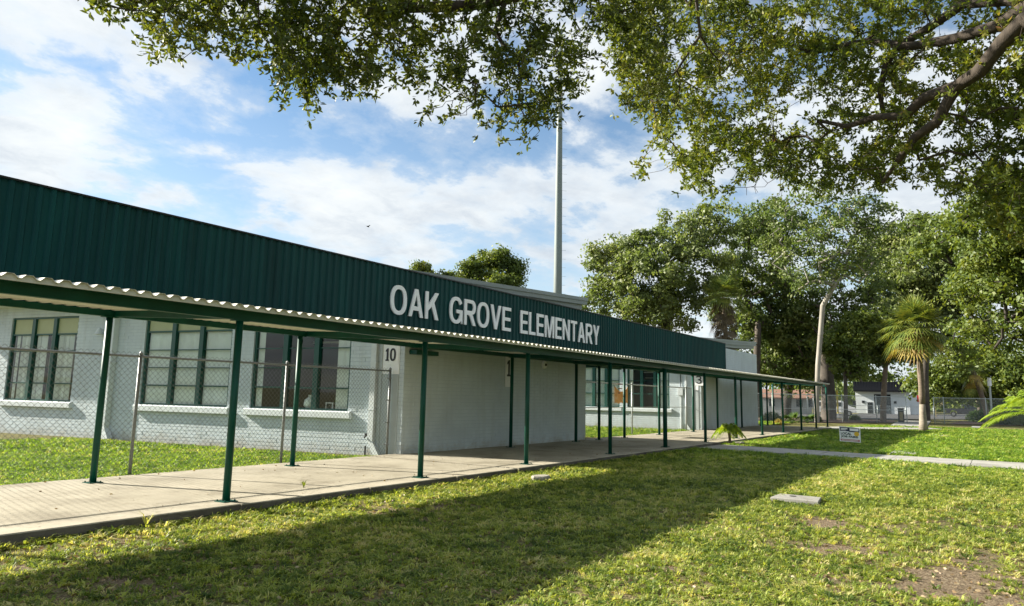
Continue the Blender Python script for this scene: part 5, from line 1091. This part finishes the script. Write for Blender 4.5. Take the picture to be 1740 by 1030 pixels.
def scatter(name, pts, scales, protos, m_, label, cat):
    me = bpy.data.meshes.new(name); me.vertices.add(len(pts)); me.vertices.foreach_set('co', pts.astype(np.float32).ravel())
    a = me.attributes.new('size', 'FLOAT', 'POINT'); a.data.foreach_set('value', scales.astype(np.float32)); me.update()
    o = bpy.data.objects.new(name, me); C.objects.link(o); tag(o, label, cat, kind='stuff')
    ng = bpy.data.node_groups.new(name, 'GeometryNodeTree'); ng.interface.new_socket('Geometry', in_out='INPUT', socket_type='NodeSocketGeometry'); ng.interface.new_socket('Geometry', in_out='OUTPUT', socket_type='NodeSocketGeometry')
    gi, go = ng.nodes.new('NodeGroupInput'), ng.nodes.new('NodeGroupOutput'); cur = None; join = ng.nodes.new('GeometryNodeJoinGeometry')
    idx = ng.nodes.new('GeometryNodeInputIndex'); k = len(protos)
    for i, pm in enumerate(protos):
        pm.materials.clear(); pm.materials.append(MATS[m_]); po = bpy.data.objects.new(name+'_piece', pm)
        oi = ng.nodes.new('GeometryNodeObjectInfo'); oi.inputs['Object'].default_value = po; oi.inputs['As Instance'].default_value = True
        mo = ng.nodes.new('FunctionNodeIntegerMath'); mo.operation = 'MODULO'; ng.links.new(idx.outputs[0], mo.inputs[0]); mo.inputs[1].default_value = k
        cp = ng.nodes.new('FunctionNodeCompare'); cp.data_type = 'INT'; cp.operation = 'EQUAL'; ng.links.new(mo.outputs[0], cp.inputs[2]); cp.inputs[3].default_value = i
        ip = ng.nodes.new('GeometryNodeInstanceOnPoints'); ng.links.new(gi.outputs[0], ip.inputs['Points']); ng.links.new(cp.outputs[0], ip.inputs['Selection']); ng.links.new(oi.outputs['Geometry'], ip.inputs['Instance'])
        rv = ng.nodes.new('FunctionNodeRandomValue'); rv.data_type = 'FLOAT_VECTOR'; rv.inputs[0].default_value = (-.12, -.12, 0); rv.inputs[1].default_value = (.12, .12, 6.283); ng.links.new(rv.outputs[0], ip.inputs['Rotation'])
        na = ng.nodes.new('GeometryNodeInputNamedAttribute'); na.data_type = 'FLOAT'; na.inputs['Name'].default_value = 'size'; ng.links.new(na.outputs['Attribute'], ip.inputs['Scale'])
        ng.links.new(ip.outputs[0], join.inputs[0])
    ng.links.new(join.outputs[0], go.inputs[0]); md = o.modifiers.new('scatter', 'NODES'); md.node_group = ng; return o
rng = np.random.default_rng(5)
def on_path(x, y):
    a = np.interp(y, [-9, -.5, 1.4, 4.5, 8.55], [23.5, 23.6, 23.8, 24.35, 24.6])-.03; b = np.interp(y, [-9, 1.5, 4.9, 8.55], [25.9, 26.2, 26.75, 27.3])+.03; return (x > a) & (x < b)
def inview(x, y, mg=1.5):
    cx_ = x*_A[0]+y*_B[0]; dp = x*_A[2]+y*_B[2]; return (dp > 3) & (np.abs(cx_) < dp*.72+mg)
def inpoly(x, y, P):
    c = np.zeros(len(x), bool); j = len(P)-1
    for i in range(len(P)):
        xi, yi = P[i]; xj, yj = P[j]; c ^= ((yi > y) != (yj > y)) & (x < (xj-xi)*(y-yi)/(yj-yi+1e-12)+xi); j = i
    return c
PS, SC = [], []
for (r0, r1, den, sc) in ((4.5, 9, 520, 1.05), (9, 13.5, 340, 1.2), (13.5, 21, 210, 1.5), (21, 36, 75, 2.1), (36, 62, 26, 2.9)):
    X0, X1 = (0, r1), (-12, 26); n = int(r1*38*den); x = rng.uniform(0, r1, n); y = rng.uniform(-14, 24, n); rd = np.hypot(x, y)
    ok = (rd > r0) & (rd < r1) & inview(x, y) & ~on_path(x, y) & ~((y > YF-.0) & (y < YB-.0)) & ~((x > 13.9-(y-12.6)*.15) & (x < 24.6) & (y > 12.5)) & ~((x > 36.9) & (x < 48.3) & (y > 12.5)) & ~((x > 48.3) & (y > 3) & (y < 10.2) & (x < 62) & (x+1.3*y > 59.6) & (x+1.3*y < 64.8))
    x, y = x[ok], y[ok]; bv = bare(x, y); keep = rng.random(len(x)) > bv*.95+(.42*np.clip(vnoise(x, y, 5.3)*.6+vnoise(x, y, 1.3)*.6-.45, 0, 1))*(y < YF)*1.4
    x, y = x[keep], y[keep]; z = np.where(y > YB-.1, .05+ground_z(x, y)*.5+np.clip((13.6-y)*.05, 0, .05), ground_z(x, y)); PS.append(np.stack([x, y, z-.004], 1)); SC.append(sc*rng.uniform(.65, 1.25, len(x))*np.where(y < YF, 1., .9))
pts = np.concatenate(PS); scs = np.concatenate(SC)
# longer growth hugging the slab edge
n = 1500; x = rng.uniform(3, 46, n); y = YF-rng.random(n)**2*.22; k = ~on_path(x, y); pts = np.concatenate([pts, np.stack([x, y, np.zeros(n)], 1)[k]]); scs = np.concatenate([scs, (rng.uniform(.8, 2.1, n))[k]])
print('tufts', len(pts))
sh_ = rng.permutation(len(pts)); pts, scs = pts[sh_], scs[sh_]
scatter('lawn_grass', pts, scs, [tuft('tuft', s, 11, .040, .064, .0105) for s in range(4)]+[tuft('tuft', 9, 10, .026, .085, .014), tuft('tuft', 12, 9, .062, .055, .006)], 'grass_blade', 'patchy sunlit and shaded turf on both sides of the covered walk', 'grass')
# fallen oak leaves
PS = []
for (r0, r1, den) in ((4.5, 10, 85), (10, 16, 45), (16, 30, 9)):
    n = int(r1*20*den); x = rng.uniform(0, r1, n); y = rng.uniform(-10, YF, n); rd = np.hypot(x, y); ok = (rd > r0) & (rd < r1) & inview(x, y) & ~on_path(x, y) & (rng.random(n) < .35+.9*bare(x, y)); PS.append(np.stack([x[ok], y[ok], ground_z(x[ok], y[ok])+.018], 1))
n = 260; x = rng.uniform(3, 25, n); y = rng.uniform(YF, YB, n)**1; PS.append(np.stack([x, y, np.full(n, .136)], 1)[rng.random(n) < .5])
pl = np.concatenate(PS)
def dl(seed):
    rr = np.random.default_rng(seed); me = leaves(np.zeros((1, 3)), np.array([[1., .2, .12]]), .05, .024, 'leaf', 'dead_leaf', True, rr); return me
scatter('fallen_leaves', pl, rng.uniform(.4, 1.05, len(pl)), [dl(s) for s in (1, 2, 3)], 'dead_leaf', 'dry tan oak leaves scattered over the lawn and the slab', 'leaves')

# a few weeds on the slab edge and in the joints
for x, y, h_, lab in ((gz(252, 905)[0]+.1, 8.47, .2, 'tall grass weed against the slab edge in the left foreground'), (gz(516, 829, .13)[0], gz(516, 829, .13)[1], .12, 'small weed sprouting from a slab joint between the posts')):
    t = thing('weed', (x, y, 0), lab, 'weed'); mb = MB(); rr = np.random.default_rng(int(x*100))
    for k in range(12):
        a = rr.uniform(0, 6.28); d = np.array([math.cos(a), math.sin(a), 0]); sd = np.array([-d[1], d[0], 0])*.006; p = np.array([x, y, .02 if h_ > .15 else .13]); q = rr.uniform(.6, 1.2)
        m = p+d*h_*.3*q+[0, 0, h_*.7*q]; e = p+d*h_*.8*q+[0, 0, h_*.9*q]; mb.quad(p-sd, p+sd, m+sd, m-sd); mb.quad(m-sd, m+sd, e+sd*.1, e-sd*.1)
    mb.build('blade', 'grass_blade', t)
